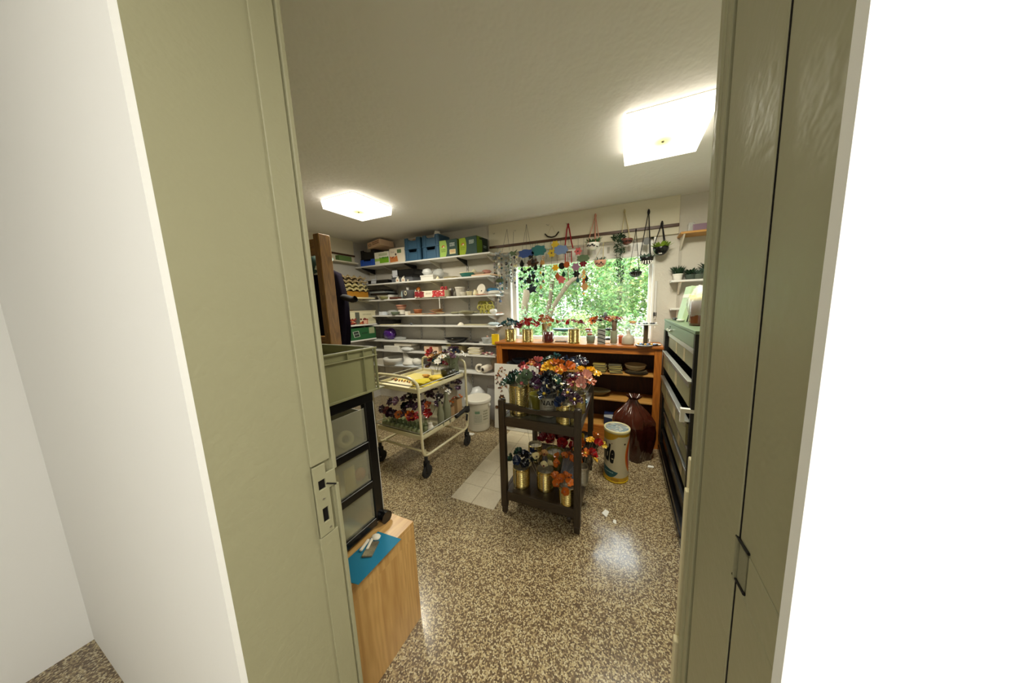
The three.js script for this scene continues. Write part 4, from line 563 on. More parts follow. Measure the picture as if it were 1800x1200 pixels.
// floor below the shelves
{ const t = thing('glass_jug', 'large clear glass jug on the floor behind the lidded bucket', 'jug', [-2.08, 0, -3.17]); part('body', lathe([[0.001, 0], [0.1, 0], [0.13, 0.1], [0.13, 0.35], [0.08, 0.46], [0.06, 0.52], [0.066, 0.55]], 28), M.clearFilm, t); }
item('plastic_bag', blob(0.16, 0.9, 1.35, 0.7, 0.12), M.whiteFilm, 'tall crumpled white plastic bag on the floor behind the lidded bucket', 'bag', [-1.83, 0.22, -3.07]);
{ const t = thing('glass_jug', 'round clear plastic jar standing right behind the bucket lid', 'jar', [-1.62, 0, -3.16]); part('body', lathe([[0.001, 0], [0.1, 0], [0.125, 0.12], [0.12, 0.3], [0.09, 0.42], [0.1, 0.44]], 28), M.clearFilm, t); }
{ // lidded bucket
  const t = thing('paint_bucket', 'white lidded plastic bucket on the floor beside the flower board', 'bucket', [-1.665, 0, -2.79]);
  part('body', lathe([[0.001, 0], [0.128, 0], [0.135, 0.02], [0.153, 0.36], [0.16, 0.362], [0.16, 0.375], [0.14, 0.375]], 40), C('#c9c3b0', .45), t);
  part('lid', lathe([[0.001, 0.4], [0.13, 0.4], [0.14, 0.406], [0.158, 0.406], [0.166, 0.398], [0.166, 0.37], [0.16, 0.366]], 40), C('#dcd8cc', .4), t);
  const lab = std('#ffffff', 0.6, { map: canvasTex(256, 192, (g) => { g.fillStyle = '#bdb9a4'; g.fillRect(0, 0, 256, 192); g.fillStyle = '#6d8a6c'; g.fillRect(30, 20, 70, 34); scribble(g, 20, 70, 110, 100, 6, '#8f9280'); scribble(g, 150, 20, 80, 140, 4, '#77745f'); }) });
  part('label', new THREE.CylinderGeometry(0.1495, 0.1425, 0.19, 16, 1, true, 0.05, 1.5).translate(0, 0.2, 0), lab, t);
  part('bail_clip', mg([rb(0.02, 0.03, 0.03, 0.162, 0.33, 0, 0.006)]), M.white, t);
}
// ---------------------------------------------------------------- left wall shelves
{ const t = thing('wooden_crate', 'low yellow wooden box under the egg trays on the upper side shelf', 'box', [-3.84, 1.721, -2.78]); part('front', tri(rb(0.012, 0.085, 0.5, 0.13, 0.0425, 0, 0.002)), C('#a8741e', .5), t); part('end', mg([rb(0.25, 0.085, 0.012, 0, 0.0425, 0.244, 0.002)]), C('#a8741e', .5), t); part('end', mg([rb(0.25, 0.085, 0.012, 0, 0.0425, -0.244, 0.002)]), C('#a8741e', .5), t); part('bottom', bx(0.25, 0.01, 0.48, 0, 0.005, 0), C('#a8741e', .5), t); }
{ // egg trays: wavy pulp
  const pulp = C('#b5a27c', .9), pale = C('#d8cc9a', .9);
  const g = new THREE.PlaneGeometry(0.3, 0.5, 36, 60).rotateX(-PI / 2), p = g.attributes.position;
  for (let i = 0; i < p.count; i++) p.setY(i, 0.03 * (Math.cos(p.getX(i) / 0.05 * PI) * Math.cos(p.getZ(i) / 0.05 * PI)));
  g.computeVertexNormals(); const lower = g.clone().scale(1, 1, 1).translate(0, -0.004, 0), ix = lower.index.array; for (let i = 0; i < ix.length; i += 3) { const q = ix[i]; ix[i] = ix[i + 1]; ix[i + 1] = q; } lower.computeVertexNormals();
  const edge = mg([bx(0.31, 0.006, 0.012, 0, -0.005, 0.25), bx(0.31, 0.006, 0.012, 0, -0.005, -0.25), bx(0.012, 0.006, 0.5, 0.15, -0.005, 0), bx(0.012, 0.006, 0.5, -0.15, -0.005, 0)]);
  const G2 = mg([g, lower, edge]);
  for (let i = 0; i < 4; i++) item('egg_tray', G2, i < 2 ? pale : pulp, `pulp egg tray in the stack by the wooden rack, ${['lowest', 'second', 'third', 'topmost'][i]}`, 'egg tray', [-3.82, 1.842 + i * 0.056, -2.76 + (i % 2) * 0.02], i % 2 ? 0.03 : -0.02, 'stacked egg trays');
}
item('green_box', rb(0.08, 0.075, 0.2, 0, 0.0375, 0, 0.004), C('#5f7d45', .8), 'flat green box on the ledge of the left shutter board', 'box', [-3.93, 2.266, -2.85]);
carton('apple_carton', 'white fruit carton with dark stripe and berries on the middle side shelf', 'box', [-3.83, 1.311, -2.86], [0.51, 0.19, 0.28], C('#c9c4aa', .7), (g, w, h) => { g.fillStyle = '#cfc8a8'; g.fillRect(0, 0, w, h); g.fillStyle = '#55574c'; g.fillRect(w * .3, h * .02, w * .14, h * .96); for (let i = 0; i < 60; i++) { g.fillStyle = ['#6a1a1c', '#8c2a24', '#b4532c', '#55141a'][i % 4]; g.beginPath(); const s = rnd() < .6; g.arc(w * (s ? rnd() * .3 : .45 + rnd() * .25), h * (.55 + rnd() * .42), h * .07, 0, 7); g.fill(); } g.fillStyle = '#dcae98'; g.fillRect(w * .56, h * .68, w * .12, h * .28); scribble(g, w * .55, h * .15, w * .3, h * .14, 2, '#8d8a70'); scribble(g, w * .74, h * .5, w * .2, h * .3, 4, '#99967c'); }, PI / 2);
carton('green_crate', 'green carton with a white outlined sign on the lower side shelf', 'box', [-3.83, 1.081, -2.84], [0.5, 0.176, 0.28], M.green, (g, w, h) => { g.fillStyle = '#1f5a30'; g.fillRect(0, 0, w, h); g.save(); g.translate(w * .32, h * .5); g.rotate(-.16); g.fillStyle = '#12201a'; g.strokeStyle = '#dfe6d8'; g.lineWidth = 7; g.fillRect(-46, -62, 92, 124); g.strokeRect(-46, -62, 92, 124); scribble(g, -32, -20, 64, 40, 3, '#aab8aa'); g.restore(); g.fillStyle = '#9aa27c'; g.fillRect(w * .76, 0, w * .2, h * .55); g.fillStyle = '#13381e'; g.fillRect(w * .5, h * .42, w * .2, h * .1); }, PI / 2);
item('paper_sheets', rb(0.28, 0.012, 0.5, 0, 0.006, 0, 0.003), M.cream, 'cream sheets lying on the white fruit carton of the side shelf', 'paper', [-3.83, 1.504, -2.88]); item('clay_piece', blob(0.05, 0.8, 0.25, 1.5, 0.15), C('#6a5a48', .8), 'grey brown clay piece on the cream sheets', 'clay', [-3.8, 1.528, -2.75]);
item('lilac_box', rb(0.1, 0.05, 0.12, 0, 0.025, 0, 0.006), M.lilac, 'lilac packet on the lower side shelf above the crate rim', 'packet', [-3.74, 1.081, -2.5]);
// ---------------------------------------------------------------- plants, pots, hanging things
function leafShape(l, w) { // a leaf with thickness, root at origin, along +y
  const s = new THREE.Shape(); s.moveTo(0, 0); s.quadraticCurveTo(w, l * 0.45, 0, l); s.quadraticCurveTo(-w, l * 0.45, 0, 0);
  const g = new THREE.ExtrudeGeometry(s, { depth: 0.0012, bevelEnabled: false, curveSegments: 4 }), p = g.attributes.position;
  for (let i = 0; i < p.count; i++) { const y = p.getY(i) / l; p.setZ(i, p.getZ(i) + y * y * l * 0.35); }
  g.computeVertexNormals(); return g;
}
function plantG(n, l, w, r, up = 0.6, h = 0) { // rosette of leaves
  const out = []; for (let i = 0; i < n; i++) {
    const a = i * 2.4 + rr(-0.3, 0.3), t = rr(0.15, 1.3) * (1 - up) + rr(0, 0.35), g = leafShape(l * rr(0.7, 1.15), w * rr(0.8, 1.2)); g.rotateX(t); g.rotateY(a);
    const q = r * Math.sqrt(rnd()); g.translate(Math.sin(a) * q, rr(0, h), Math.cos(a) * q); out.push(g);
  } return mg(out);
}
function hangingPot(label, [x, y, z], r, hook, potM, ropeM, { h = r * 1.1, plant, plantM = M.leaf, decor, decorM, ropes = 3, ropeR = 0.0025, knot } = {}) {
  const t = thing('hanging_planter', label, 'planter', [x, y, z]);
  const pr = []; for (let i = 0; i <= 8; i++) { const a = i / 8 * PI / 2; pr.push([Math.max(0.001, r * Math.sin(a)), h * (1 - Math.cos(a))]); } pr.push([r - 0.006, h], [r - 0.012, h * 0.7], [0.001, h * 0.7]);
  part('bowl', lathe(pr, 30), potM, t); part('soil', cyl(r - 0.008, r - 0.01, 0.006, 0, h * 0.86, 0, 24), M.soil, t);
  if (decor) parts('painted_mark', decor(r, h), decorM, t);
  const hk = [hook[0] - x, hook[1] - y, hook[2] - z];
  for (let i = 0; i < ropes; i++) { const a = i / ropes * 2 * PI + 0.5, e = [Math.sin(a) * r * 0.97, h * 0.96, Math.cos(a) * r * 0.97]; part('cord', tube([e, [e[0] * 0.75 + hk[0] * 0.25, e[1] * 0.72 + hk[1] * 0.28, e[2] * 0.75 + hk[2] * 0.25], hk], ropeR, 6, 12), ropeM, t); }
  part('knot', blob(knot ?? ropeR * 3, 1, 2.2, 1, 0.1, 1).translate(hk[0], hk[1] - ropeR * 3, hk[2]), ropeM, t);
  part('hook', tube([[hk[0], hk[1] - 0.006, hk[2]], [hk[0], hk[1] + 0.008, hk[2]], [hk[0], hk[1] + 0.01, -3.303 - z]], 0.0025, 6), M.wire, t);
  if (plant) part('plant', plant.translate(0, h * 0.85, 0), plantM, t);
  return t;
}
const ZHG = -3.215;
const onBowl = (r, h, a, v, g) => { const ang = v * PI / 2, q = r * Math.sin(ang) + 0.001, yy = h * (1 - Math.cos(ang)); return g.rotateX(-(PI / 2 - ang) * 0.8).translate(0, yy, q).rotateY(a); };
hangingPot('white hanging bowl painted yellow and black, in a pink macrame hanger', [-0.34, 2.125, ZHG], 0.07, [-0.324, 2.52, -3.28], M.porcelain, M.ropePink, { ropes: 5, ropeR: 0.0045, plant: plantG(46, 0.075, 0.022, 0.05, 0.55), plantM: M.leaf, decor: (r, h) => [[-1.1, .75], [-0.75, .8], [-0.4, .72], [0, .8], [0.3, .7], [0.9, .62]].map(([a, v], i) => onBowl(r, h, a, v, blob(0.013, 1, 1, 0.25, 0.1, 1))), decorM: M.black });
hangingPot('pinkish spotted hanging bowl below the pink macrame one', [-0.26, 1.935, ZHG], 0.066, [-0.235, 2.2, -3.285], M.pinkClay, M.rope, { plant: plantG(26, 0.05, 0.02, 0.045, 0.7), plantM: M.leafGrey, decor: (r, h) => [[-0.5, .7], [-0.1, .6], [0.25, .75], [0.6, .6], [-0.9, .65]].map(([a, v]) => onBowl(r, h, a, v, blob(0.011, 1, 1, 0.25, 0.1, 1))), decorM: M.soil });
{ const t = hangingPot('dark patterned hanging bowl with long trailing green plant', [0.01, 2.143, ZHG], 0.058, [-0.022, 2.522, -3.285], C('#6b3a30', .4), M.rope, { ropes: 3, ropeR: 0.004, decor: (r, h) => [-1.1, -0.6, -0.1, 0.4, 0.9].map((a) => onBowl(r, h, a, 0.72, blob(0.012, 1, 1, 0.25, 0.1, 1))), decorM: M.soil });
  const L = []; for (let i = 0; i < 330; i++) { const u = rnd(), x = -0.09 + rr(-0.07, 0.07) * (1 - u * 0.5) + u * 0.03, y = 0.1 - u * u * 0.5 + rr(-0.02, 0.03), g = leafShape(rr(0.022, 0.04), rr(0.012, 0.02)); g.rotateX(rr(0.5, 2.4)); g.rotateY(rr(0, 6.28)); L.push(g.translate(x, y, rr(-0.03, 0.04))); }
  part('trailing_foliage', mg(L), M.leafDark, t).userData.kind = 'stuff'; part('vine', mg([tube([[0, 0.06, 0], [-0.06, 0.09, 0.02], [-0.1, -0.05, 0.02], [-0.09, -0.2, 0.02]], 0.003, 5), tube([[0, 0.06, 0], [-0.04, 0.08, 0.03], [-0.06, -0.15, 0.03], [-0.05, -0.4, 0.02]], 0.003, 5)]), M.leafDark, t); }
hangingPot('small dark ribbed hanging bowl, the lowest in the window', [0.105, 1.798, ZHG], 0.066, [0.097, 2.31, -3.285], M.blackGloss, M.ropeBlack, { h: 0.06, plant: plantG(20, 0.06, 0.012, 0.03, 0.85), plantM: M.leaf, decor: (r, h) => Array.from({ length: 9 }, (_, i) => onBowl(r, h, -1.2 + i * 0.3, 0.7, rb(0.005, 0.04, 0.003, 0, 0, 0, 0.001))), decorM: C('#4c504c', .4) });
hangingPot('black and white striped hanging bowl on long black cords', [0.206, 1.923, ZHG], 0.067, [0.212, 2.48, -3.27], M.blackGloss, M.ropeBlack, { ropes: 3, ropeR: 0.0045, knot: 0.014, plant: plantG(34, 0.05, 0.022, 0.05, 0.5), plantM: M.leafGrey, decor: (r, h) => Array.from({ length: 8 }, (_, i) => onBowl(r, h, -1.35 + i * 0.385, 0.64, rb(0.011, 0.075, 0.004, 0, 0, 0, 0.002))), decorM: M.porcelain });
hangingPot('glossy black hanging bowl with yellow green plant at the right of the window', [0.335, 2.005, ZHG], 0.073, [0.339, 2.345, -3.27], M.blackGloss, M.ropeBlack, { ropes: 3, ropeR: 0.005, knot: 0.014, plant: plantG(44, 0.075, 0.03, 0.05, 0.5), plantM: M.leafBright, decor: (r, h) => [-0.3, 0].map((a) => onBowl(r, h, a, 0.42, blob(0.008, 1, 1, 0.3, 0.1, 1))), decorM: M.porcelain });
{ const t = thing('hanging_disc', 'small grey woven disc hanging behind the striped bowl', 'ornament', [0.205, 2.17, -3.25]); part('disc', lathe([[0.001, -0.006], [0.036, -0.004], [0.036, 0.004], [0.001, 0.006]], 20).rotateX(PI / 2), C('#7d7f80', .7), t); part('cord', mg([rod([0, 0.03, 0], [0, 0.16, -0.02], 0.0015, 5), rod([0, -0.03, 0], [0, -0.18, 0], 0.0015, 5)]), M.string, t); }
// ceramic mobiles
const flat = { flower: (r, n = 6) => ext(circle(0, 0, r, 36, n, 0.2), r * 0.16, 0.0012).translate(0, 0, -r * 0.08), disc: (r) => ext(circle(0, 0, r, 6 + Math.floor(r * 300), 0, 0), 0.007, 0.001), drop: (r) => ext([[0, r * 1.4], [r * 0.75, 0], [r * 0.5, -r * 0.8], [0, -r], [-r * 0.5, -r * 0.8], [-r * 0.75, 0]], 0.007, 0.001),
  cloud: (w, h) => { const c = []; for (let i = 0; i < 40; i++) { const a = i / 40 * 2 * PI, f = (q) => Math.sign(q) * Math.pow(Math.abs(q), 0.7), k = 1 + 0.1 * Math.cos(7 * a + 0.6); c.push([w / 2 * f(Math.cos(a)) * k, h / 2 * f(Math.sin(a)) * k]); } return ext(c, 0.012, 0.003); },
  bird: (r) => ext([[-r, 0.1 * r], [-r * 0.3, r * 0.5], [r * 0.2, r * 0.25], [r, r * 0.7], [r * 0.5, -r * 0.1], [r * 0.9, -r * 0.5], [r * 0.1, -r * 0.35], [-r * 0.4, -r * 0.6], [-r * 0.55, -r * 0.1]], 0.007, 0.001), ring: (r) => new THREE.TorusGeometry(r * 0.75, r * 0.25, 7, 18), bead: (r) => blob(r, 1, 1, 0.8, 0.08, 1) };
function mobile(label, [x, y], top, topM, hooks, strands, z = -3.235, cat = 'mobile', gr) {
  const t = thing('ceramic_mobile', label, cat, [x, y, z], 0, gr); if (top) part('top_piece', top, topM, t);
  for (const [hx, hy, ex = 0, ey = 0.02] of hooks) part('hanger', rod([ex, ey, 0.004], [hx - x, hy - y, -0.05], 0.0016, 5), M.string, t);
  for (const [sx, y0, y1, bits, smat] of strands) {
    part('strand', rod([sx, y0, 0.004], [sx + rr(-0.008, 0.008), y1, 0.004], 0.0015, 5), smat ?? M.string, t);
    for (const [k, r, m, yy, dx = 0, a = 0] of bits) { const g = flat[k](r * 1.25); if (a) g.rotateZ(a); part('pendant', g.translate(sx + dx, yy, rr(-0.004, 0.01)), GL[m] ?? m, t); }
  } return t;
}
const chain = (y0, y1, n, m, r0 = 0.011, kinds = ['bead', 'ring', 'drop']) => Array.from({ length: n }, (_, i) => [kinds[i % kinds.length], rr(r0 * 0.8, r0 * 1.4), Array.isArray(m) ? m[i % m.length] : m, y0 + (y1 - y0) * i / (n - 1), rr(-0.006, 0.006), rr(-0.6, 0.6)]);
mobile('grey shell chain mobile hanging at the right end of the wall shelves', [-1.545, 2.2], flat.bird(0.06), GL['silver grey'], [[-1.545, 2.31]], [[-0.045, 0, -0.3, chain(-0.04, -0.28, 7, ['silver grey', 'cream', 'brown'])], [-0.012, 0, -0.42, chain(-0.05, -0.4, 10, ['silver grey', 'white', 'grey green'])], [0.025, 0, -0.48, chain(-0.05, -0.46, 12, ['cream', 'silver grey', 'white'])], [0.06, 0, -0.36, chain(-0.06, -0.34, 8, ['dark teal', 'silver grey', 'brown'])]]);
mobile('pale chain mobile in front of the shelf ends, lower down', [-1.5, 1.86], flat.cloud(0.1, 0.04), GL['grey green'], [[-1.49, 2.2]], [[-0.035, 0, -0.26, chain(-0.03, -0.25, 7, ['white', 'silver grey'])], [0.0, 0, -0.32, chain(-0.04, -0.3, 8, ['periwinkle', 'white', 'silver grey'])], [0.035, 0, -0.2, chain(-0.03, -0.18, 5, ['teal', 'white'])]], -3.2);
mobile('mobile with a curved grey crescent on two long dark cords', [-1.42, 2.2], new THREE.TorusGeometry(0.055, 0.012, 8, 20, 2.5).rotateZ(PI + 0.3).translate(0, 0.02, 0), GL['silver grey'], [[-1.416, 2.51, -0.05, 0.02], [-1.416, 2.51, 0.055, 0.03]], [[0, -0.03, -0.45, chain(-0.09, -0.44, 10, ['silver grey', 'black', 'silver grey'], 0.012, ['ring', 'bead', 'drop', 'bead'])], [0.04, -0.03, -0.3, chain(-0.05, -0.28, 7, ['silver grey', 'grey green'])]]);
mobile('green grey bird mobile on a thin cord beside the crescent one', [-1.32, 2.19], flat.bird(0.06), GL['grey green'], [[-1.325, 2.47]], [[-0.03, 0, -0.36, chain(-0.06, -0.34, 8, ['silver grey', 'dark teal', 'brown'])], [0.02, 0, -0.46, chain(-0.05, -0.42, 8, ['dark blue', 'silver grey', 'cream'])], [0.045, 0, -0.3, chain(-0.05, -0.26, 5, ['cream', 'white'])]]);
mobile('dark blue cloud mobile hung by thin cords from the second hook', [-1.14, 2.17], flat.cloud(0.19, 0.09), GL.blue, [[-1.15, 2.535, -0.06], [-1.15, 2.535, 0.0], [-1.15, 2.535, 0.07]], [[-0.06, -0.03, -0.2, [['drop', 0.032, 'black', -0.12], ['drop', 0.018, 'dark blue', -0.19]]], [-0.075, -0.03, -0.42, [['bird', 0.035, 'dark blue', -0.3], ['bead', 0.012, 'dark blue', -0.4]]], [-0.02, -0.03, -0.36, [['bird', 0.03, 'black', -0.22], ['drop', 0.022, 'dark teal', -0.34]]], [0.03, -0.03, -0.34, [['flower', 0.028, 'black', -0.33], ['bead', 0.012, 'cream', -0.15]]], [0.06, -0.03, -0.46, [['bird', 0.03, 'dark blue', -0.39, 0, 0.6], ['drop', 0.016, 'dark blue', -0.45]]]]);
mobile('teal cloud mobile beside the dark blue cloud', [-0.98, 2.19], flat.cloud(0.17, 0.11), GL.teal, [[-1.02, 2.325, -0.06], [-1.02, 2.325, 0.0]], [[-0.06, -0.04, -0.22, [['flower', 0.04, 'brown', -0.14], ['ring', 0.022, 'silver grey', -0.11, 0.02], ['drop', 0.026, 'black', -0.2, 0.02]]], [-0.07, -0.04, -0.5, [['bird', 0.06, 'dark blue', -0.465, -0.02], ['flower', 0.022, 'black', -0.3]]], [0.005, -0.04, -0.4, [['drop', 0.022, 'tan', -0.15, 0.03], ['drop', 0.02, 'dark teal', -0.36, -0.03], ['drop', 0.018, 'black', -0.37, 0.05]]], [0.025, -0.04, -0.56, [['drop', 0.018, 'tan', -0.44], ['bird', 0.028, 'silver grey', -0.54]]]]);
{ const t = thing('driftwood_bow', 'dark curved twig hanging on the shutter board', 'ornament', [-0.83, 2.36, -3.29]); part('twig', tube([[-0.085, 0.03, 0], [-0.05, -0.005, 0.01], [0, -0.02, 0.01], [0.05, -0.01, 0.01], [0.085, 0.035, 0]], 0.008, 8, 24), M.soil, t); part('cord', mg([rod([-0.06, 0.005, 0.005], [0, 0.12, -0.01], 0.0012, 4), rod([0.06, 0, 0.005], [0, 0.12, -0.01], 0.0012, 4)]), M.rope, t); }
const bigFlower = (label, x, y, r, m, hook, ys, extra = []) => { const t = mobile(label, [x, y], flat.flower(r), GL[m], [[hook[0], hook[1], 0, r * 0.8]], [[0, -r * 0.8, ys, extra]]); part('flower_centre', blob(r * 0.24, 1, 1, 0.5, 0.05, 1).translate(0, 0, 0.012), GL.brown, t); return t; };
bigFlower('large yellow flower hanging under the rail', -0.817, 2.145, 0.042, 'lemon', [-0.84, 2.29], -0.2, [['flower', 0.028, 'yellow', -0.175, 0.045]]);
bigFlower('pink flower hanging right of the red macrame strip', -0.507, 2.135, 0.037, 'pink', [-0.515, 2.29], -0.05);
mobile('periwinkle cloud mobile with a yellow flower behind it', [-0.707, 2.17], flat.cloud(0.15, 0.095), GL.periwinkle, [[-0.72, 2.3]], [[-0.05, -0.03, -0.12, [['flower', 0.032, 'lemon', 0.07, -0.02]]], [-0.04, -0.04, -0.34, [['disc', 0.03, 'black', -0.185, 0.05], ['drop', 0.03, 'rust', -0.3], ['drop', 0.024, 'dark green', -0.285, 0.075], ['flower', 0.036, 'pink', -0.34, 0.045]]], [0.04, -0.04, -0.25, [['disc', 0.028, 'rust', -0.175, 0.03]]]]);
mobile('grey cloud mobile hung with dark flowers at the window', [-0.45, 2.05], flat.cloud(0.13, 0.07), GL['grey green'], [[-0.45, 2.29]], [[-0.05, -0.02, -0.1, [['flower', 0.034, 'mauve', -0.09, -0.03]]], [-0.06, -0.02, -0.28, [['flower', 0.028, 'black', -0.17, -0.015], ['drop', 0.022, 'dark teal', -0.24]]], [0.0, -0.02, -0.1, [['flower', 0.03, 'crimson', -0.055]]], [0.01, -0.02, -0.44, [['drop', 0.022, 'tan', -0.16], ['ring', 0.02, 'yellow', -0.21], ['drop', 0.022, 'rust', -0.26], ['bead', 0.012, 'yellow', -0.4]]], [0.04, -0.02, -0.34, [['drop', 0.024, 'black', -0.23], ['flower', 0.03, 'tan', -0.32, -0.02]]]]);
mobile('chain of dark figures and discs hanging between the two cloud mobiles', [-1.07, 2.12], flat.bird(0.04), GL.black, [[-1.06, 2.29]], [[-0.02, -0.02, -0.32, [['flower', 0.024, 'brown', -0.07], ['bird', 0.03, 'black', -0.15, 0, 0.4], ['drop', 0.02, 'dark blue', -0.23], ['disc', 0.018, 'black', -0.3]]], [0.025, -0.02, -0.4, [['ring', 0.02, 'black', -0.06], ['bird', 0.028, 'dark teal', -0.19, 0, -0.5], ['drop', 0.018, 'black', -0.28], ['flower', 0.02, 'dark blue', -0.38]]]], -3.205);
mobile('slim tan and green drop mobile right of the teal cloud', [-0.915, 2.1], flat.ring(0.018), GL.tan, [[-0.91, 2.29]], [[0, -0.015, -0.3, [['drop', 0.02, 'tan', -0.06], ['bead', 0.01, 'grey green', -0.12], ['drop', 0.018, 'dark green', -0.2], ['bead', 0.01, 'tan', -0.28]]], [-0.03, -0.01, -0.2, [['drop', 0.016, 'brown', -0.1], ['drop', 0.014, 'lemon', -0.18]]]], -3.205);
{ // red macrame strip
  const t = thing('macrame_hanger', 'dark red macrame strip hanging from a hook over the rail', 'macrame', [-0.626, 2.45, -3.26]);
  part('band', tube([[0, 0, 0], [-0.014, -0.06, 0.012], [-0.03, -0.2, 0.016], [-0.036, -0.33, 0.01]], 0.008, 7, 20), M.ropeRed, t); part('band', tube([[0, 0, 0], [0.016, -0.06, 0.012], [0.04, -0.2, 0.016], [0.058, -0.27, 0.01]], 0.008, 7, 20), M.ropeRed, t);
  part('knot', blob(0.014, 1, 1.3, 1, 0.1, 1), M.ropeRed, t); part('cross_bar', mg([blob(0.03, 1.2, 0.35, 0.5, 0.1, 1).translate(0.005, -0.31, 0.01)]), GL.brown, t);
  part('tail', tube([[-0.03, -0.32, 0.01], [-0.032, -0.42, 0.01]], 0.006, 6, 6), M.ropeRed, t); part('tail', rod([-0.005, -0.32, 0.01], [0.006, -0.64, 0.01], 0.0035, 6), M.ropeRed, t); part('tail', tube([[0.04, -0.3, 0.01], [0.042, -0.44, 0.01]], 0.006, 6, 6), M.ropeRed, t);
}
// plants and things on the right corner shelves
{ const t = thing('potted_plant', 'bushy dark green plant in a white pot on the shelf right of the window', 'plant', [0.505, 1.746, -3.26]); part('pot', potG(0.036, 0.045, 0.065), M.porcelain, t); part('foliage', plantG(110, 0.075, 0.008, 0.04, 0.97, 0.02).translate(0, 0.055, 0), M.leafDark, t); }
[['first dark succulent in a low pot, next to the white pot', 0.61, C('#4c5a50', .4), 0.05, M.leafDark], ['second dark succulent in a grey green pot on the same shelf', 0.68, C('#5f6a5e', .4), 0.05, M.leafGrey], ['tall dark green plant in a pale pot at the end of that shelf', 0.77, M.porcelain, 0.06, M.leafDark]].forEach(([l, x, m, h, pm], i) => { const t = thing('potted_plant', l, 'plant', [x, 1.746, -3.25]); part('pot', potG(0.034, 0.045, h), m, t); part('foliage', plantG(50, i === 2 ? 0.09 : 0.05, 0.022, 0.035, 0.6, 0.03).translate(0, h * 0.9, 0), pm, t); });
{ const t = thing('glass_box', 'mauve and glass box on the upper wooden corner shelf', 'box', [0.68, 2.201, -3.24]); part('box', rb(0.16, 0.07, 0.1, 0, 0.035, 0, 0.004), C('#8a7286', .4), t); part('lid_glass', rb(0.05, 0.09, 0.08, -0.09, 0.045, 0, 0.003), M.clearFilm, t); }
item('red_figure', blob(0.02, 1, 2.2, 1, 0.1, 1), M.red, 'small red figure standing on the lowest corner shelf', 'figure', [0.58, 1.506, -3.27]);
item('pink_card', rb(0.1, 0.05, 0.004, 0, 0.025, 0, 0.001), M.pinkClay, 'pinkish card lying by the red figure', 'card', [0.6, 1.462, -3.24]);
// on the plan chest
[['leaning mint green binder on the plan chest, the front one', C('#a9c09a', .5), 0.43, 0.0], ['leaning white binder behind the mint green one', M.white, 0.478, 0.03]].forEach(([l, m, x, dz]) => { const t = thing('binder', l, 'binder', [x, 1.367, -2.62 + dz]); const b = part('cover', rb(0.035, 0.29, 0.22, 0.017, 0.145, 0, 0.003), m, t); b.rotation.z = -0.2; const s = part('spine_band', rb(0.037, 0.03, 0.222, 0.017, 0.21, 0, 0.002), M.clay, t); s.rotation.z = -0.2; });
item('plastic_case', rb(0.12, 0.07, 0.16, 0, 0.035, 0, 0.006), C('#9fb09c', .4), 'grey green plastic case at the foot of the binders', 'case', [0.53, 1.367, -2.38]); item('white_dish', bowlG(0.03, 0.018), M.porcelain, 'tiny white dish on the plan chest before the binders', 'dish', [0.425, 1.367, -2.52]); item('black_clamp', rb(0.03, 0.02, 0.1, 0, 0.01, 0, 0.004), M.black, 'black clamp lying under the mint green binder', 'clamp', [0.425, 1.367, -2.75]);
{ const t = thing('storage_jar', 'tall jar of brown pellets wrapped in plastic film on the plan chest', 'jar', [0.47, 1.367, -2.12]); part('body', lathe([[0.001, 0], [0.06, 0], [0.064, 0.02], [0.064, 0.16], [0.055, 0.175]], 28), phy('#6a3b1c', 0.15, { clearcoat: 0.7 }), t); part('lid', lathe([[0.066, 0.165], [0.068, 0.2], [0.001, 0.205]], 28), C('#cdbb5c', .5), t); const f = blob(0.085, 0.95, 1.5, 0.95, 0.07, 2); part('film', f.translate(0, 0.135, 0), M.clearFilm, t); }
// ---------------------------------------------------------------- inside the bookcase
const zi = -3.13, yi = 0.78;
for (let s = 0; s < 2; s++) for (let k = 0; k < 9; k++) item('glazed_tile', rb(0.13, 0.009, 0.13, 0, 0.0045, 0, 0.002), [C('#9c8a4a', .5), C('#5a5440', .5), C('#b5a558', .5), C('#6e6248', .5)][(k + s) % 4], `glazed tile in the ${s ? 'right' : 'left'} stack of the bookcase, ${['lowest', 'second', 'third', 'fourth', 'fifth', 'sixth', 'seventh', 'eighth', 'topmost'][k]}`, 'tile', [(s ? -0.07 : -0.23) + rr(-0.008, 0.008), yi + k * 0.0102, -3.06], rr(-0.12, 0.12), 'stacked glazed tiles');
item('clay_bowl', bowlG(0.11, 0.06), C('#b09a74', .5), 'brown rimmed bowl on plates in the bookcase', 'bowl', [0.13, yi + 0.032, -3.09]); for (let k = 0; k < 3; k++) item('clay_plate', plateG(0.115 - k * 0.008, 0.014), C(['#4c443c', '#7a6c54', '#8d7d60'][k], .4), `${['dark', 'middle', 'upper'][k]} plate under the brown rimmed bowl`, 'plate', [0.14, yi + k * 0.01, -3.08]);
item('clay_plate', plateG(0.16, 0.03), C('#59606a', .4), 'large slate grey plate at the left inside the bookcase', 'plate', [-1.22, yi, -3.1]); for (let k = 0; k < 3; k++) item('clay_bowl', bowlG(0.1 - k * 0.01, 0.05), C(['#2c3038', '#3c4450', '#241f1c'][k], .3), `${['dark slate', 'blue grey', 'nearly black'][k]} bowl inside the left of the bookcase`, 'bowl', [-1.2 + k * 0.22, yi + (k ? 0 : 0.032), -3.08]);
item('curved_dish', lathe([[0.001, 0], [0.08, 0.004], [0.16, 0.06], [0.155, 0.064], [0.078, 0.01], [0.001, 0.006]], 26).scale(1, 1, 0.6), C('#6f6548', .5), 'large curved olive dish on the middle board of the bookcase', 'dish', [-0.27, 0.486, -3.1]);
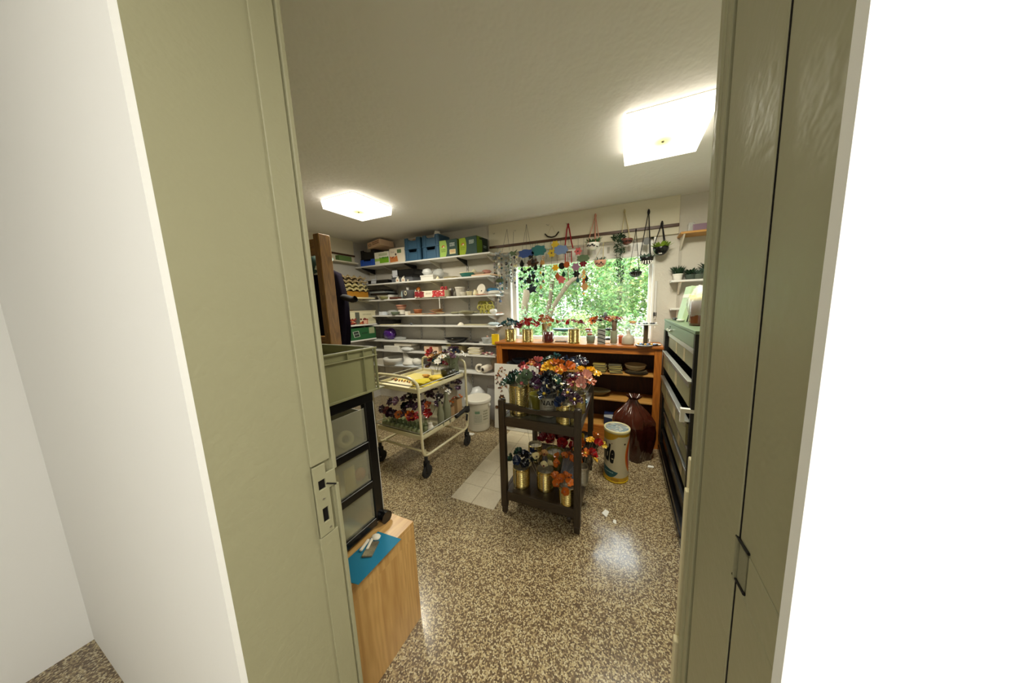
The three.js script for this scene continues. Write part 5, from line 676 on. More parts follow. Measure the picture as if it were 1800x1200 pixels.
carton('small_box', 'small blue box with a white top on the bottom board of the bookcase', 'box', [-0.12, 0.178, -3.06], [0.11, 0.13, 0.09], C('#1d2a52', .5), (g, w, h) => { g.fillStyle = '#1b2748'; g.fillRect(0, 0, w, h); g.fillStyle = '#d6dae0'; g.beginPath(); g.moveTo(0, h * .1); g.lineTo(w, 0); g.lineTo(w, h * .42); g.lineTo(0, h * .3); g.fill(); });
item('black_bag', blob(0.12, 1.1, 0.8, 0.7, 0.18), M.blackGloss, 'black shiny bag on the floor between trolley and bookcase', 'bag', [-0.33, 0.1, -2.72]);
// ---------------------------------------------------------------- floor things
{ // detergent drum
  const lab = std('#ffffff', 0.4, { map: canvasTex(1024, 512, (g, w, h) => { // u runs round the drum, the viewer's side is the middle half
    g.fillStyle = '#d9ab24'; g.fillRect(0, 0, w, h); g.fillStyle = '#ded4b4'; g.beginPath(); g.moveTo(0, h * .1); g.quadraticCurveTo(w * .4, h * .27, w * .52, h * .07); g.lineTo(w, h * .1); g.lineTo(w, h * .8); g.quadraticCurveTo(w * .6, h * .95, w * .36, h * .85); g.lineTo(0, h * .8); g.fill();
    g.strokeStyle = '#c8321c'; g.lineWidth = 52; g.beginPath(); g.ellipse(w * .79, h * .46, w * .135, h * .33, 0, 0, 7); g.stroke(); g.strokeStyle = '#e0761c'; g.lineWidth = 26; g.beginPath(); g.ellipse(w * .79, h * .46, w * .155, h * .37, 0, 0, 7); g.stroke(); g.fillStyle = '#ece6d4'; g.beginPath(); g.ellipse(w * .79, h * .46, w * .1, h * .25, 0, 0, 7); g.fill();
    g.fillStyle = '#16202a'; g.save(); g.translate(w * .765, h * .52); g.rotate(0.1); g.fillRect(-14, -70, 60, 34); g.fillRect(6, -40, 26, 150); g.restore();
    g.save(); g.translate(w * .472, h * .6); g.rotate(0.16); g.transform(1, 0, 0, 1.9, 0, 0); g.font = 'bold 116px sans-serif'; g.textAlign = 'right'; g.fillStyle = '#12161c'; g.fillText('ide', 0, 0); g.strokeStyle = '#12161c'; g.lineWidth = 9; g.strokeText('ide', 0, 0); g.restore();
    g.fillStyle = '#1d5a66'; g.beginPath(); g.moveTo(w * .26, h * .68); g.lineTo(w * .53, h * .78); g.quadraticCurveTo(w * .47, h * .93, w * .36, h * .9); g.quadraticCurveTo(w * .28, h * .88, w * .26, h * .8); g.fill(); scribble(g, w * .33, h * .79, w * .14, h * .04, 1, '#9fc0c4'); g.fillStyle = '#b98a1c'; g.fillRect(w * .44, h * .91, w * .1, h * .06); g.fillStyle = '#3a2c18'; g.fillRect(w * .6, h * .2, 24, 16); g.fillRect(w * .44, h * .21, 10, 10); }) });
  const t = thing('detergent_drum', 'cylindrical cardboard detergent drum, cream and yellow with black letters, before the brown bag', 'drum', [-0.028, 0, -2.355]);
  part('body', new THREE.CylinderGeometry(0.104, 0.1, 0.455, 56, 1, true, PI).translate(0, 0.2275, 0), lab, t);
  part('rim', mg([lathe([[0.1, 0.44], [0.108, 0.445], [0.108, 0.466], [0.098, 0.468], [0.094, 0.46]], 48)]), C('#d8cfa0', .35), t); part('base_rim', lathe([[0.001, 0.003], [0.102, 0], [0.104, 0.012], [0.1, 0.014]], 40), M.yellow, t);
  const lid = part('lid', cyl(0.096, 0.096, 0.006, 0, 0.459, 0, 40), std('#ffffff', 0.3, { map: canvasTex(256, 256, (g) => { g.fillStyle = '#8d9a9c'; g.fillRect(0, 0, 256, 256); for (let i = 0; i < 60; i++) { g.fillStyle = ['#6f8a94', '#b4b8b0', '#a08a72', '#5f7480', '#c4c6bc'][i % 5]; g.beginPath(); g.ellipse(rnd() * 256, rnd() * 256, 10 + rnd() * 26, 5 + rnd() * 12, rnd() * 3, 0, 7); g.fill(); } }) }), t);
}
{ // brown plastic bag, gathered and tied
  const t = thing('brown_bag', 'large glossy brown plastic sack tied at the top, leaning by the bookcase', 'sack', [0.115, 0, -2.745], 0.1);
  const sackG = (v0, v1, caps) => {
    const g = new THREE.CylinderGeometry(1, 1, 1, 72, 30, !caps), p = g.attributes.position, sm = (e0, e1, q) => { const k = Math.max(0, Math.min(1, (q - e0) / (e1 - e0))); return k * k * (3 - 2 * k); };
    for (let i = 0; i < p.count; i++) {
      const v = v0 + (p.getY(i) + 0.5) * (v1 - v0), rad = Math.hypot(p.getX(i), p.getZ(i)), a = Math.atan2(p.getX(i), p.getZ(i)), neck = sm(0.6, 1.02, v);
      const r = (0.13 + 0.028 * sm(0, 0.6, v) - 0.012 * Math.pow(1 - v, 10)) * (1 - 0.8 * Math.pow(neck, 1.25)) * (1 + (0.012 + 0.16 * neck) * Math.sin(a * 11 + v * 4) + 0.02 * Math.sin(a * 5 + v * 3) + 0.014 * Math.sin(a * 19 - v * 21) + 0.02 * sm(0.45, 0.6, v) * Math.sin(a * 3 + v * 26));
      const sq = 1 + 0.13 * Math.cos(4 * a) * (1 - neck);
      p.setXYZ(i, Math.sin(a) * r * rad * sq * 1.1 - 0.03 * sm(0.3, 0.8, v) + 0.02, v * 0.6, Math.cos(a) * r * rad * sq * 0.85);
    }
    g.computeVertexNormals(); return g;
  };
  part('sack', sackG(0, 0.6, true), M.brownBag, t); part('film_top', sackG(0.6, 1, false), phy('#55261a', 0.14, { clearcoat: 0.8, transmission: 0.25, thickness: 0 }), t);
  const f = new THREE.CylinderGeometry(0.03, 0.035, 0.05, 40, 6, true), q = f.attributes.position; for (let i = 0; i < q.count; i++) { const v = (q.getY(i) + 0.025) / 0.05, a = Math.atan2(q.getX(i), q.getZ(i)), r = 0.032 * (1 + v * 1.1) * (1 + 0.22 * Math.sin(a * 9)); q.setXYZ(i, Math.sin(a) * r, 0.6 + v * 0.035, Math.cos(a) * r); } f.computeVertexNormals(); part('gathered_top', f, M.brownBag, t);
}
[[-1.68, -2.6, 'beside the bucket', 0.05], [-0.085, -1.88, 'right of the trolley', 0.035], [-0.02, -1.82, 'nearest the drum among the small floor scraps', 0.02], [0.27, -2.62, 'by the foot of the plan chest', 0.03]].forEach(([x, z, l, s]) => item('paper_scrap', ext([[-s, -s * .6], [s * .8, -s * .5], [s, s * .4], [-s * .5, s * .6]], 0.0015, 0).rotateX(-PI / 2), M.paper, `white paper scrap on the floor ${l}`, 'scrap', [x, 0.003, z], rr(0, 2)));
{ // white board with ceramic flowers, leaning on the bookcase
  const t = thing('flower_board', 'white display board with small ceramic flowers leaning on the bookcase', 'board', [-1.19, 0.005, -2.86]); t.rotation.x = -0.07;
  part('panel', rb(0.57, 0.82, 0.016, 0, 0.41, 0, 0.002), M.white, t);
  const small = ['rust', 'brown', 'tan', 'pale pink', 'brown', 'rust'].map((k) => GL[k]), fg = flat.flower(0.0085, 5), dg = flat.bead(0.0065);
  for (let i = 0; i < 58; i++) { const q = Math.sqrt(rnd()), a = rnd() * 6.28, m = part('small_flower', i % 3 ? fg : dg, small[i % 6], t); m.position.set(-0.185 + Math.cos(a) * q * 0.09, 0.63 + Math.sin(a) * q * 0.16, 0.012); m.rotation.z = rnd() * 3; }
  for (const [x, y, r, k] of [[-0.18, 0.4, 0.034, 'brown'], [-0.25, 0.27, 0.02, 'brown'], [-0.13, 0.09, 0.03, 'crimson'], [-0.08, 0.075, 0.028, 'mauve'], [-0.03, 0.08, 0.034, 'rust'], [0.06, 0.09, 0.03, 'pink']]) { const m = part('large_flower', flat.flower(r, 6), GL[k], t); m.position.set(x, y, 0.014); part('flower_centre', flat.bead(r * 0.3), GL.tan, m).position.z = 0.006; }
}
// ---------------------------------------------------------------- ceramic flowers on wires, and what they stand in
function headG(n, R, cup, dep, sd) { // cupped petals with thickness
  const K = n * 8, J = 5, P = [], I = []; let s = sd; const r = () => { s = (s * 1664525 + 1013904223) >>> 0; return s / 4294967296; };
  const ph = Array.from({ length: n }, () => [r() * 0.3 + 0.85, (r() - 0.5) * 0.35]);
  for (const side of [1, 0]) for (let j = 0; j <= J; j++) for (let i = 0; i < K; i++) {
    const a = i / K * 2 * PI, k = Math.floor(i / K * n) % n, u = Math.abs(Math.sin(a * n / 2)), t = j / J, rad = R * t * (1 - dep + dep * Math.pow(u, 0.5)) * (t > 0.4 ? ph[k][0] : 1);
    const y = cup * R * (t * t) + ph[k][1] * R * t * t * u + 0.16 * R * t * (1 - u) + 0.1 * R * t * t * t * Math.sin(a * n * 2 + sd) - (side ? 0 : 0.0035 * (1 - 0.6 * t)) + 0.004;
    P.push(Math.sin(a) * rad, y, Math.cos(a) * rad);
  }
  const o = (J + 1) * K;
  for (let j = 0; j < J; j++) for (let i = 0; i < K; i++) { const a = j * K + i, b = j * K + (i + 1) % K, c = a + K, d = b + K; I.push(a, c, b, b, c, d, a + o, b + o, c + o, b + o, d + o, c + o); }
  for (let i = 0; i < K; i++) { const a = J * K + i, b = J * K + (i + 1) % K; I.push(a, a + o, b, b, a + o, b + o); }
  const g = new THREE.BufferGeometry(); g.setAttribute('position', new THREE.Float32BufferAttribute(P, 3)); g.setIndex(I); g.computeVertexNormals(); return g;
}
const HEADS = [headG(6, 0.03, 0.35, 0.4, 3), headG(5, 0.032, 0.7, 0.35, 5), headG(7, 0.028, 0.2, 0.3, 8), headG(5, 0.03, 1.0, 0.3, 13), headG(6, 0.034, 0.15, 0.45, 21)];
const POPPY = [headG(4, 0.032, 0.6, 0.18, 31), headG(5, 0.03, 0.9, 0.15, 37)];
const STEM = new THREE.CylinderGeometry(0.0013, 0.0013, 1, 5), EYE = blob(0.007, 1, 0.7, 1, 0.1, 1).translate(0, 0.007, 0);
const UP = V3(0, 1, 0);
function flower(base, head, dir, glaze, eye, where, kind, scale = 1) {
  const t = thing('ceramic_flower', `${glaze} glazed ceramic flower ${where}`, 'flower', base, 0, `${glaze} ceramic flowers ${where}`);
  const h = V3(head[0] - base[0], head[1] - base[1], head[2] - base[2]), L = h.length();
  const st = part('stem', STEM, M.wire, t); st.scale.y = L; st.position.copy(h).multiplyScalar(0.5); st.quaternion.setFromUnitVectors(UP, h.clone().normalize());
  const q = new THREE.Quaternion().setFromUnitVectors(UP, dir.clone().normalize()).multiply(new THREE.Quaternion().setFromAxisAngle(UP, rr(0, 6.28)));
  const set = kind === 'poppy' ? POPPY : HEADS, p = part('petals', set[Math.floor(rnd() * set.length)], GL[glaze], t); p.position.copy(h); p.quaternion.copy(q); p.scale.setScalar(scale);
  const e = part('flower_centre', EYE, GL[eye], t); e.position.copy(h); e.quaternion.copy(q); e.scale.setScalar(scale); return t;
}
// a bunch: stems from inside a vessel, heads spread over a dome
function bunch([x, y, z], rim, rise, spread, n, glazes, eyes, where, { dome = 0.06, kind, scale = 1, lean = [0, 0], off = 0 } = {}) {
  for (let i = 0; i < n; i++) {
    const q = Math.sqrt((i + 0.5) / n), a = i * 2.39996 + off, hx = x + Math.sin(a) * q * spread + lean[0] + rr(-0.012, 0.012), hz = z + Math.cos(a) * q * spread * 0.9 + lean[1] + rr(-0.012, 0.012), hy = y + rise - q * q * dome + rr(-0.018, 0.018);
    flower([x + Math.sin(a) * q * rim * 0.7, y, z + Math.cos(a) * q * rim * 0.7], [hx, hy, hz], V3(Math.sin(a) * q * 0.8 + rr(-0.3, 0.3), 0.8, Math.cos(a) * q * 0.8 + rr(-0.2, 0.5)), glazes[i % glazes.length], eyes[i % eyes.length], where, kind, scale);
  }
}
function tin(label, [x, y, z], r, h, mat = M.tin, { ribs = true, fill = M.sand, level = 0.82, cat = 'tin' } = {}) {
  const t = thing('ribbed_tin', label, cat, [x, y, z]);
  const n = 4 * Math.round(h / 0.0125), pr = [[0.001, 0.003], [r - 0.003, 0.003], [r - 0.002, 0], [r + 0.001, 0.001], [r + 0.001, 0.004]];
  for (let i = 0; i <= n; i++) { const v = 0.012 + (h - 0.022) * i / n, mid = v > h * 0.12 && v < h * 0.9; pr.push([r + (ribs && mid ? 0.0028 * Math.sin(i * PI / 2) : 0), v]); }
  pr.push([r + 0.001, h - 0.003], [r + 0.0015, h], [r - 0.002, h]); part('body', lathe(pr, 40), mat, t);
  part('inside', lathe([[r - 0.002, h], [r - 0.0025, 0.006], [0.001, 0.006]], 32), M.tinIn, t);
  if (ribs) part('seam', rb(0.006, h - 0.02, 0.003, 0, h / 2, r + 0.001, 0.001).rotateY(rr(-1, 1)), mat === M.tin ? M.tinGrey : mat, t);
  if (fill) part('sand', cyl(r - 0.003, r - 0.003, 0.006, 0, h * level, 0, 28), fill, t);
  return [x, y + 0.01, z];
}
// ---- on top of the dark trolley (shelf top 0.745)
{
  const y = 0.7455, W = 'on the top of the dark trolley';
  const a = tin('tall gold ribbed tin at the front left of the dark trolley top', [-0.69, y, -1.735], 0.069, 0.225);
  bunch(a, 0.06, 0.285, 0.115, 12, ['dark green', 'plum', 'black', 'grey green', 'dark blue'], ['pink', 'silver grey'], 'in the tall front left tin of the trolley top', { dome: 0.075, scale: 1.65, lean: [0.02, 0] });
  { const t = thing('plant_pot', 'plain olive plastic pot behind the tall gold tin', 'pot', [-0.6, y, -1.86]); part('pot', potG(0.045, 0.056, 0.12), M.olive, t); }
  { const r = 0.062, h = 0.175, t = thing('printed_tin', 'silver grey tin printed with the letters NAN in the middle of the trolley top', 'tin', [-0.485, y, -1.79]);
    const lab = std('#ffffff', 0.4, { metalness: 0.3, map: canvasTex(1024, 512, (g, w, hh) => { g.fillStyle = '#aaa89c'; g.fillRect(0, 0, w, hh); g.fillStyle = '#4c4e4e'; g.beginPath(); g.moveTo(0, 0); g.lineTo(w, 0); g.lineTo(w, hh * .08); g.quadraticCurveTo(w * .5, hh * .3, 0, hh * .08); g.fill(); g.fillStyle = '#23252a'; g.font = 'bold 150px sans-serif'; g.textAlign = 'center'; g.fillText('NAN', w * .5, hh * .5); scribble(g, w * .42, hh * .56, w * .15, hh * .05, 1, '#5a584e'); scribble(g, w * .48, hh * .68, w * .14, hh * .16, 3, '#6a685c'); }) });
    part('body', new THREE.CylinderGeometry(r, r, h - 0.012, 44, 1, true, PI + 0.25).translate(0, h / 2, 0), lab, t); part('rim', mg([new THREE.TorusGeometry(r, 0.003, 6, 40).rotateX(PI / 2).translate(0, h - 0.004, 0), new THREE.TorusGeometry(r, 0.003, 6, 40).rotateX(PI / 2).translate(0, 0.004, 0)]), M.tinGrey, t); part('inside', lathe([[r - 0.002, h], [r - 0.003, 0.006], [0.001, 0.006]], 28), M.tinIn, t); part('sand', cyl(r - 0.003, r - 0.003, 0.006, 0, h * 0.8, 0, 28), M.sand, t); }
  bunch([-0.485, y + 0.01, -1.79], 0.05, 0.27, 0.11, 14, ['black', 'dark blue', 'black', 'dark green'], ['cream', 'lemon', 'white'], 'in the printed grey tin of the trolley top', { dome: 0.11, lean: [0.02, 0.01], scale: 1.65 });
  const f = tin('short gold ribbed tin at the front right of the dark trolley top', [-0.345, y, -1.7], 0.06, 0.135);
  bunch(f, 0.05, 0.2, 0.075, 8, ['plum', 'black', 'dark blue'], ['lemon', 'white', 'tan'], 'in the short front right tin of the trolley top', { dome: 0.07, lean: [0.03, 0.02], scale: 1.4 });
  const g = tin('gold ribbed tin half hidden behind the front right one', [-0.3, y, -1.9], 0.06, 0.145);
  bunch(g, 0.05, 0.26, 0.095, 10, ['crimson', 'rust', 'plum', 'pale pink', 'orange'], ['white', 'tan'], 'in the tin at the right edge of the trolley top', { dome: 0.05, lean: [0.02, 0], scale: 1.45 });
  const o = tin('gold ribbed tin of orange flowers in the middle row of the trolley top', [-0.49, y, -2.02], 0.06, 0.16);
  bunch(o, 0.05, 0.3, 0.1, 11, ['orange', 'orange', 'yellow'], ['rust', 'lemon'], 'in the middle tin of the trolley top', { dome: 0.06, scale: 1.65 });
  const p = tin('gold ribbed tin of pink and rust flowers at the left of the middle row', [-0.68, y, -2.03], 0.06, 0.16);
  bunch(p, 0.05, 0.3, 0.1, 8, ['rust', 'pink', 'orange', 'crimson'], ['lemon', 'white'], 'in the left middle tin of the trolley top', { dome: 0.05, scale: 1.25 });
  const d = tin('gold ribbed tin of dark green flowers at the back of the trolley top', [-0.58, y, -2.24], 0.06, 0.16);
  bunch(d, 0.05, 0.315, 0.1, 6, ['dark green', 'dark teal'], ['white', 'grey green'], 'in the back left tin of the trolley top', { dome: 0.05, scale: 1.3 });
  const k = tin('gold ribbed tin of dark blue flowers at the back right of the trolley top', [-0.37, y, -2.22], 0.06, 0.16);
  bunch(k, 0.05, 0.315, 0.12, 11, ['dark blue', 'black', 'dark blue', 'plum'], ['white', 'silver grey'], 'in the back right tin of the trolley top', { dome: 0.05, scale: 1.3 });
  for (const [hx, hz, i] of [[-0.3, -2.1, 0], [-0.23, -2.13, 1], [-0.18, -2.12, 2]]) flower([-0.3, y + 0.01, -1.95], [hx, y + 0.25 - i * 0.006, hz], V3(0.15, 1, 0.35), 'yellow', 'lemon', 'reaching over the right edge of the trolley top', null, 1.15);
  item('clay_cube', rb(0.024, 0.03, 0.024, 0, 0.015, 0, 0.004), M.porcelain, 'small white cube at the right rim of the trolley top', 'cube', [-0.262, y, -2.1], 0.2); item('blue_cup', potG(0.03, 0.036, 0.05), C('#2f5f74', .4), 'teal blue cup between the tins on the right of the trolley top', 'cup', [-0.275, y, -2.0]);
}
// ---- lower shelf of the dark trolley (0.168)
{
  const y = 0.1685;
  const a = tin('open gold ribbed tin at the left front of the trolley lower shelf', [-0.688, y, -1.745], 0.062, 0.155, M.tin, { level: 0.6 });
  bunch(a, 0.04, 0.235, 0.085, 11, ['black', 'dark blue', 'dark green', 'black'], ['black', 'dark blue'], 'in the left tin of the trolley lower shelf', { scale: 1.25, dome: 0.05, lean: [0.02, -0.01], kind: 'poppy' });
  const b = tin('open gold ribbed tin in the middle front of the trolley lower shelf', [-0.508, y, -1.775], 0.062, 0.155, M.tin, { level: 0.66 });
  bunch(b, 0.03, 0.23, 0.08, 7, ['cream', 'tan', 'cream'], ['brown', 'crimson'], 'in the middle tin of the trolley lower shelf', { dome: 0.06, lean: [-0.05, 0.0], kind: 'poppy' });
  const c = tin('gold ribbed tin at the right front of the trolley lower shelf', [-0.325, y, -1.69], 0.057, 0.13);
  bunch(c, 0.045, 0.155, 0.07, 10, ['orange'], ['rust', 'tan'], 'in the right front tin of the trolley lower shelf', { dome: 0.04, lean: [-0.03, 0], kind: 'poppy' });
  const d = tin('silver grey ribbed tin behind the right leg of the trolley', [-0.262, y, -1.93], 0.045, 0.14, M.tinGrey);
  bunch(d, 0.03, 0.25, 0.075, 8, ['orange', 'crimson', 'yellow', 'red'], ['lemon', 'tan'], 'in the tin behind the right trolley leg', { scale: 1.25, dome: 0.06, lean: [0.03, 0] });
  { const t = thing('plant_pot', 'olive flared pot of dark red flowers on the trolley lower shelf', 'pot', [-0.5, y, -2.05]); part('pot', potG(0.05, 0.075, 0.15), M.olive, t); part('sand', cyl(0.068, 0.068, 0.005, 0, 0.13, 0, 24), M.sand, t); }
  bunch([-0.5, y + 0.01, -2.05], 0.06, 0.29, 0.13, 13, ['crimson', 'crimson', 'red'], ['crimson', 'black'], 'in the olive pot of the trolley lower shelf', { dome: 0.06, lean: [0.04, 0.02], kind: 'poppy', scale: 1.6 });
  const e = tin('gold ribbed tin hidden at the back left of the trolley lower shelf', [-0.69, y, -2.1], 0.06, 0.15); bunch(e, 0.05, 0.3, 0.08, 4, ['white', 'pink', 'grey green'], ['brown', 'black'], 'in the back left tin of the trolley lower shelf', { dome: 0.04 });
  { const t = thing('glass_vase', 'dark glass vase at the right rear of the trolley lower shelf', 'vase', [-0.275, y, -2.12]); part('vase', lathe([[0.001, 0], [0.03, 0], [0.04, 0.16], [0.036, 0.16], [0.026, 0.006], [0.001, 0.006]], 24), phy('#1d2420', 0.1, { transmission: 0.4, thickness: 0 }), t); }
  bunch([-0.275, y + 0.01, -2.12], 0.02, 0.27, 0.085, 7, ['yellow', 'orange', 'lemon', 'red'], ['lemon', 'rust'], 'in the dark glass vase of the trolley lower shelf', { scale: 1.3, dome: 0.05, lean: [0.06, 0.02] });
  bunch([-0.42, y + 0.02, -1.83], 0.02, 0.24, 0.075, 7, ['orange', 'rust', 'orange'], ['black', 'rust'], 'standing loosely behind the right front tin of the lower shelf', { dome: 0.07, lean: [0.05, -0.02], kind: 'poppy' });
}
// ---- on the bookcase under the window (top 1.09)
{
  const y = 1.0905, z = -3.04;
  const a = tin('gold ribbed tin of dark teal flowers at the left end of the bookcase', [-1.3, y, z], 0.066, 0.155); bunch(a, 0.05, 0.225, 0.12, 13, ['dark teal', 'dark green', 'dark teal'], ['silver grey', 'white'], 'in the leftmost tin on the bookcase', { scale: 1.3, dome: 0.05, lean: [-0.01, 0] });
  const b = tin('gold ribbed tin of red flowers on the bookcase', [-1.075, y, z], 0.066, 0.155); bunch(b, 0.05, 0.24, 0.125, 15, ['red', 'crimson', 'red'], ['rust', 'lemon'], 'in the second tin on the bookcase', { scale: 1.3, dome: 0.065 });
  { const t = thing('metal_vase', 'slim golden brown vase between the red tin and the dark jar', 'vase', [-0.895, y, -3.16]); part('vase', lathe([[0.001, 0], [0.03, 0], [0.027, 0.08], [0.03, 0.17], [0.038, 0.215], [0.033, 0.215], [0.024, 0.16], [0.001, 0.01]], 24), C('#8a6a22', .3), t); } bunch([-0.895, y + 0.02, -3.16], 0.02, 0.28, 0.065, 8, ['rust', 'tan', 'rust'], ['brown', 'tan'], 'in the slim brown vase on the bookcase', { dome: 0.06 });
  { const t = thing('glass_jar', 'glass jar filled dark red on the bookcase', 'jar', [-0.812, y, z]); part('filling', lathe([[0.001, 0.004], [0.05, 0.004], [0.061, 0.02], [0.061, 0.125], [0.001, 0.128]], 30), phy('#4a0f14', 0.15, { clearcoat: 0.8 }), t); part('glass', lathe([[0.062, 0.1], [0.062, 0.135], [0.056, 0.15], [0.058, 0.158]], 30), M.glass, t); } bunch([-0.812, y + 0.12, z], 0.04, 0.14, 0.095, 9, ['rust', 'orange', 'tan'], ['brown', 'lemon'], 'in the dark red jar on the bookcase', { dome: 0.05, scale: 0.9, lean: [0, -0.02] });
  const c = tin('gold ribbed tin with a few drooping flowers in the middle of the bookcase', [-0.515, y, z], 0.067, 0.162); bunch(c, 0.05, 0.235, 0.11, 7, ['crimson', 'rust', 'red'], ['black', 'brown'], 'in the middle tin on the bookcase', { dome: 0.03, scale: 0.9 });
  flower([-0.6, y + 0.155, -3.06], [-0.66, y + 0.245, -3.08], V3(-0.3, 1, 0.2), 'rust', 'brown', 'left of the middle tin on the bookcase', null, 1.1);
  { const t = thing('glass_cup', 'round glass cup of grey sand with an orange clay bloom', 'cup', [-0.333, y, z]); part('sand', lathe([[0.001, 0.006], [0.04, 0.006], [0.05, 0.085], [0.001, 0.087]], 26), C('#77806a', .8), t); part('glass', lathe([[0.001, 0], [0.042, 0], [0.053, 0.11]], 28), M.glass, t); }
  { const t = thing('clay_bloom', 'orange and white clay bloom sitting in the glass cup', 'bloom', [-0.352, y + 0.09, z]); for (let i = 0; i < 9; i++) part('bud', blob(0.018, 1, 0.8, 1, 0.15, 1).translate(Math.sin(i * 2.4) * 0.024, 0.015 + (i % 3) * 0.028, Math.cos(i * 2.4) * 0.024), i % 3 === 1 ? GL['white'] : GL.rust, t); }
  { const t = thing('striped_vase', 'square grey vase with dark slanting stripes on the bookcase', 'vase', [-0.22, y, z], 0.1); part('body', tri(rb(0.082, 0.165, 0.07, 0, 0.0825, 0, 0.004)), C('#8d8d86', .5), t); parts('stripe', [0.02, 0.06, 0.1, 0.145].map((h) => ext([[-0.0415, h + 0.012], [0.0, h + 0.004], [0.0415, h - 0.014], [0.0415, h - 0.006], [0.0, h + 0.013], [-0.0415, h + 0.02]], 0.001, 0).translate(0, 0, 0.0352)), M.black, t); part('glass_rim', mg([bb(-0.041, 0.041, 0.165, 0.205, 0.032, 0.034), bb(-0.041, 0.041, 0.165, 0.205, -0.034, -0.032), bb(-0.041, -0.039, 0.165, 0.205, -0.034, 0.034), bb(0.039, 0.041, 0.165, 0.205, -0.034, 0.034)]), M.glassGreen, t); }
  bunch([-0.22, y + 0.16, z], 0.03, 0.115, 0.085, 7, ['black', 'rust', 'dark blue', 'crimson'], ['lemon', 'white'], 'in the striped vase on the bookcase', { dome: 0.03 });
  flower([-0.24, y + 0.17, z], [-0.31, y + 0.255, -3.0], V3(-0.1, 0.6, 1), 'orange', 'brown', 'at the left of the striped vase', null, 1.5); item('clay_pod', blob(0.022, 0.9, 1.7, 0.9, 0.1, 2), C('#4d5a54', .5), 'grey green clay pod standing above the striped vase', 'pod', [-0.185, y + 0.31, -3.06]);
  { const t = thing('small_jar', 'small dark banded glass jar behind the striped vase', 'jar', [-0.155, y, -3.17]); part('body', lathe([[0.001, 0], [0.03, 0], [0.034, 0.07], [0.03, 0.1], [0.032, 0.19]], 22), M.glass, t); parts('band', [0.04, 0.15].map((h) => new THREE.TorusGeometry(0.031, 0.012, 6, 22).rotateX(PI / 2).translate(0, h, 0)), C('#2f3a3e', .3), t); }
  { const t = thing('glass_vase', 'tall clear glass vase of grey green sand on the bookcase', 'vase', [-0.093, y, z]); part('sand', lathe([[0.001, 0.01], [0.034, 0.01], [0.036, 0.145], [0.001, 0.147]], 24), C('#8d8d74', .85), t); part('glass', lathe([[0.001, 0], [0.037, 0], [0.039, 0.2]], 26), M.glass, t); } bunch([-0.093, y + 0.14, z], 0.02, 0.155, 0.07, 7, ['tan', 'rust', 'tan', 'crimson'], ['brown', 'tan'], 'in the tall glass vase on the bookcase', { dome: 0.04 }); item('clay_stalk', lathe([[0.001, 0], [0.022, 0], [0.026, 0.06], [0.03, 0.11], [0.001, 0.11]], 16), C('#7d6550', .7), 'brown clay stalk rising from the tall glass vase', 'stalk', [-0.09, y + 0.15, z]);
  item('terracotta_cup', potG(0.034, 0.04, 0.08), C('#b8603c', .6), 'terracotta cup behind the cream bottle vase', 'cup', [-0.01, y, -3.16]);
  { const t = thing('bottle_vase', 'round cream bottle vase with a short neck on the bookcase', 'vase', [0.05, y, z]); part('body', lathe([[0.001, 0], [0.055, 0], [0.063, 0.02], [0.06, 0.07], [0.045, 0.098], [0.02, 0.11], [0.017, 0.135], [0.021, 0.145], [0.015, 0.145], [0.013, 0.11], [0.001, 0.1]], 36), C('#b5ab98', .55), t); }
  flower([0.05, y + 0.12, z], [0.085, y + 0.22, z], V3(0.1, 1, 0.2), 'tan', 'cream', 'lying over the cream bottle vase', null, 1.35);
  { const t = thing('cake_stand', 'small dark stand with a flat top holding tiny pieces at the right of the bookcase', 'stand', [0.215, y, -3.06]); part('foot', cyl(0.045, 0.05, 0.008, 0, 0.004, 0, 22), M.rackWood, t); part('column', cyl(0.022, 0.022, 0.2, 0, 0.108, 0, 18), C('#4a3a22', .5), t); part('top', rb(0.19, 0.008, 0.13, 0.015, 0.212, 0, 0.003), M.alu, t); }
  for (let i = 0; i < 8; i++) item('clay_charm', blob(0.011, 1.2, 0.7, 1, 0.2, 1), [GL['dark blue'], GL['white'], GL.black][i % 3], `tiny ${['dark blue', 'white', 'black'][i % 3]} piece lying on the flat topped stand`, 'charm', [0.15 + i * 0.023, y + 0.224, -3.06 + rr(-0.03, 0.04)], 0, `tiny ${['dark blue', 'white', 'black'][i % 3]} pieces on the stand`);
  item('hanging_charm', blob(0.009, 0.8, 1.8, 0.6, 0.1, 1), M.bisque, 'cream drop hanging from the edge of the flat topped stand', 'charm', [0.29, y + 0.185, -3.0]);
  item('flat_dish', lathe([[0.001, 0], [0.07, 0], [0.085, 0.01], [0.08, 0.012], [0.001, 0.005]], 24), C('#b4b8bc', .4), 'flat pale dish of small pieces at the right end of the bookcase', 'dish', [0.2, y, -2.99]); item('flat_dish', lathe([[0.001, 0], [0.05, 0], [0.062, 0.01], [0.058, 0.012], [0.001, 0.005]], 24), M.porcelain, 'smaller white dish at the right end of the bookcase', 'dish', [0.3, y, -3.05]);
  for (let i = 0; i < 9; i++) item('clay_charm', blob(0.014, 1.1, 0.7, 1, 0.2, 1), GL[['yellow', 'periwinkle', 'black'][i % 3]], `small ${['yellow', 'pale blue', 'black'][i % 3]} piece in the dishes at the right end of the bookcase`, 'charm', [0.15 + i * 0.02, y + 0.018, -2.99 + rr(-0.04, 0.03)], 0, `small ${['yellow', 'pale blue', 'black'][i % 3]} pieces in the dishes`);
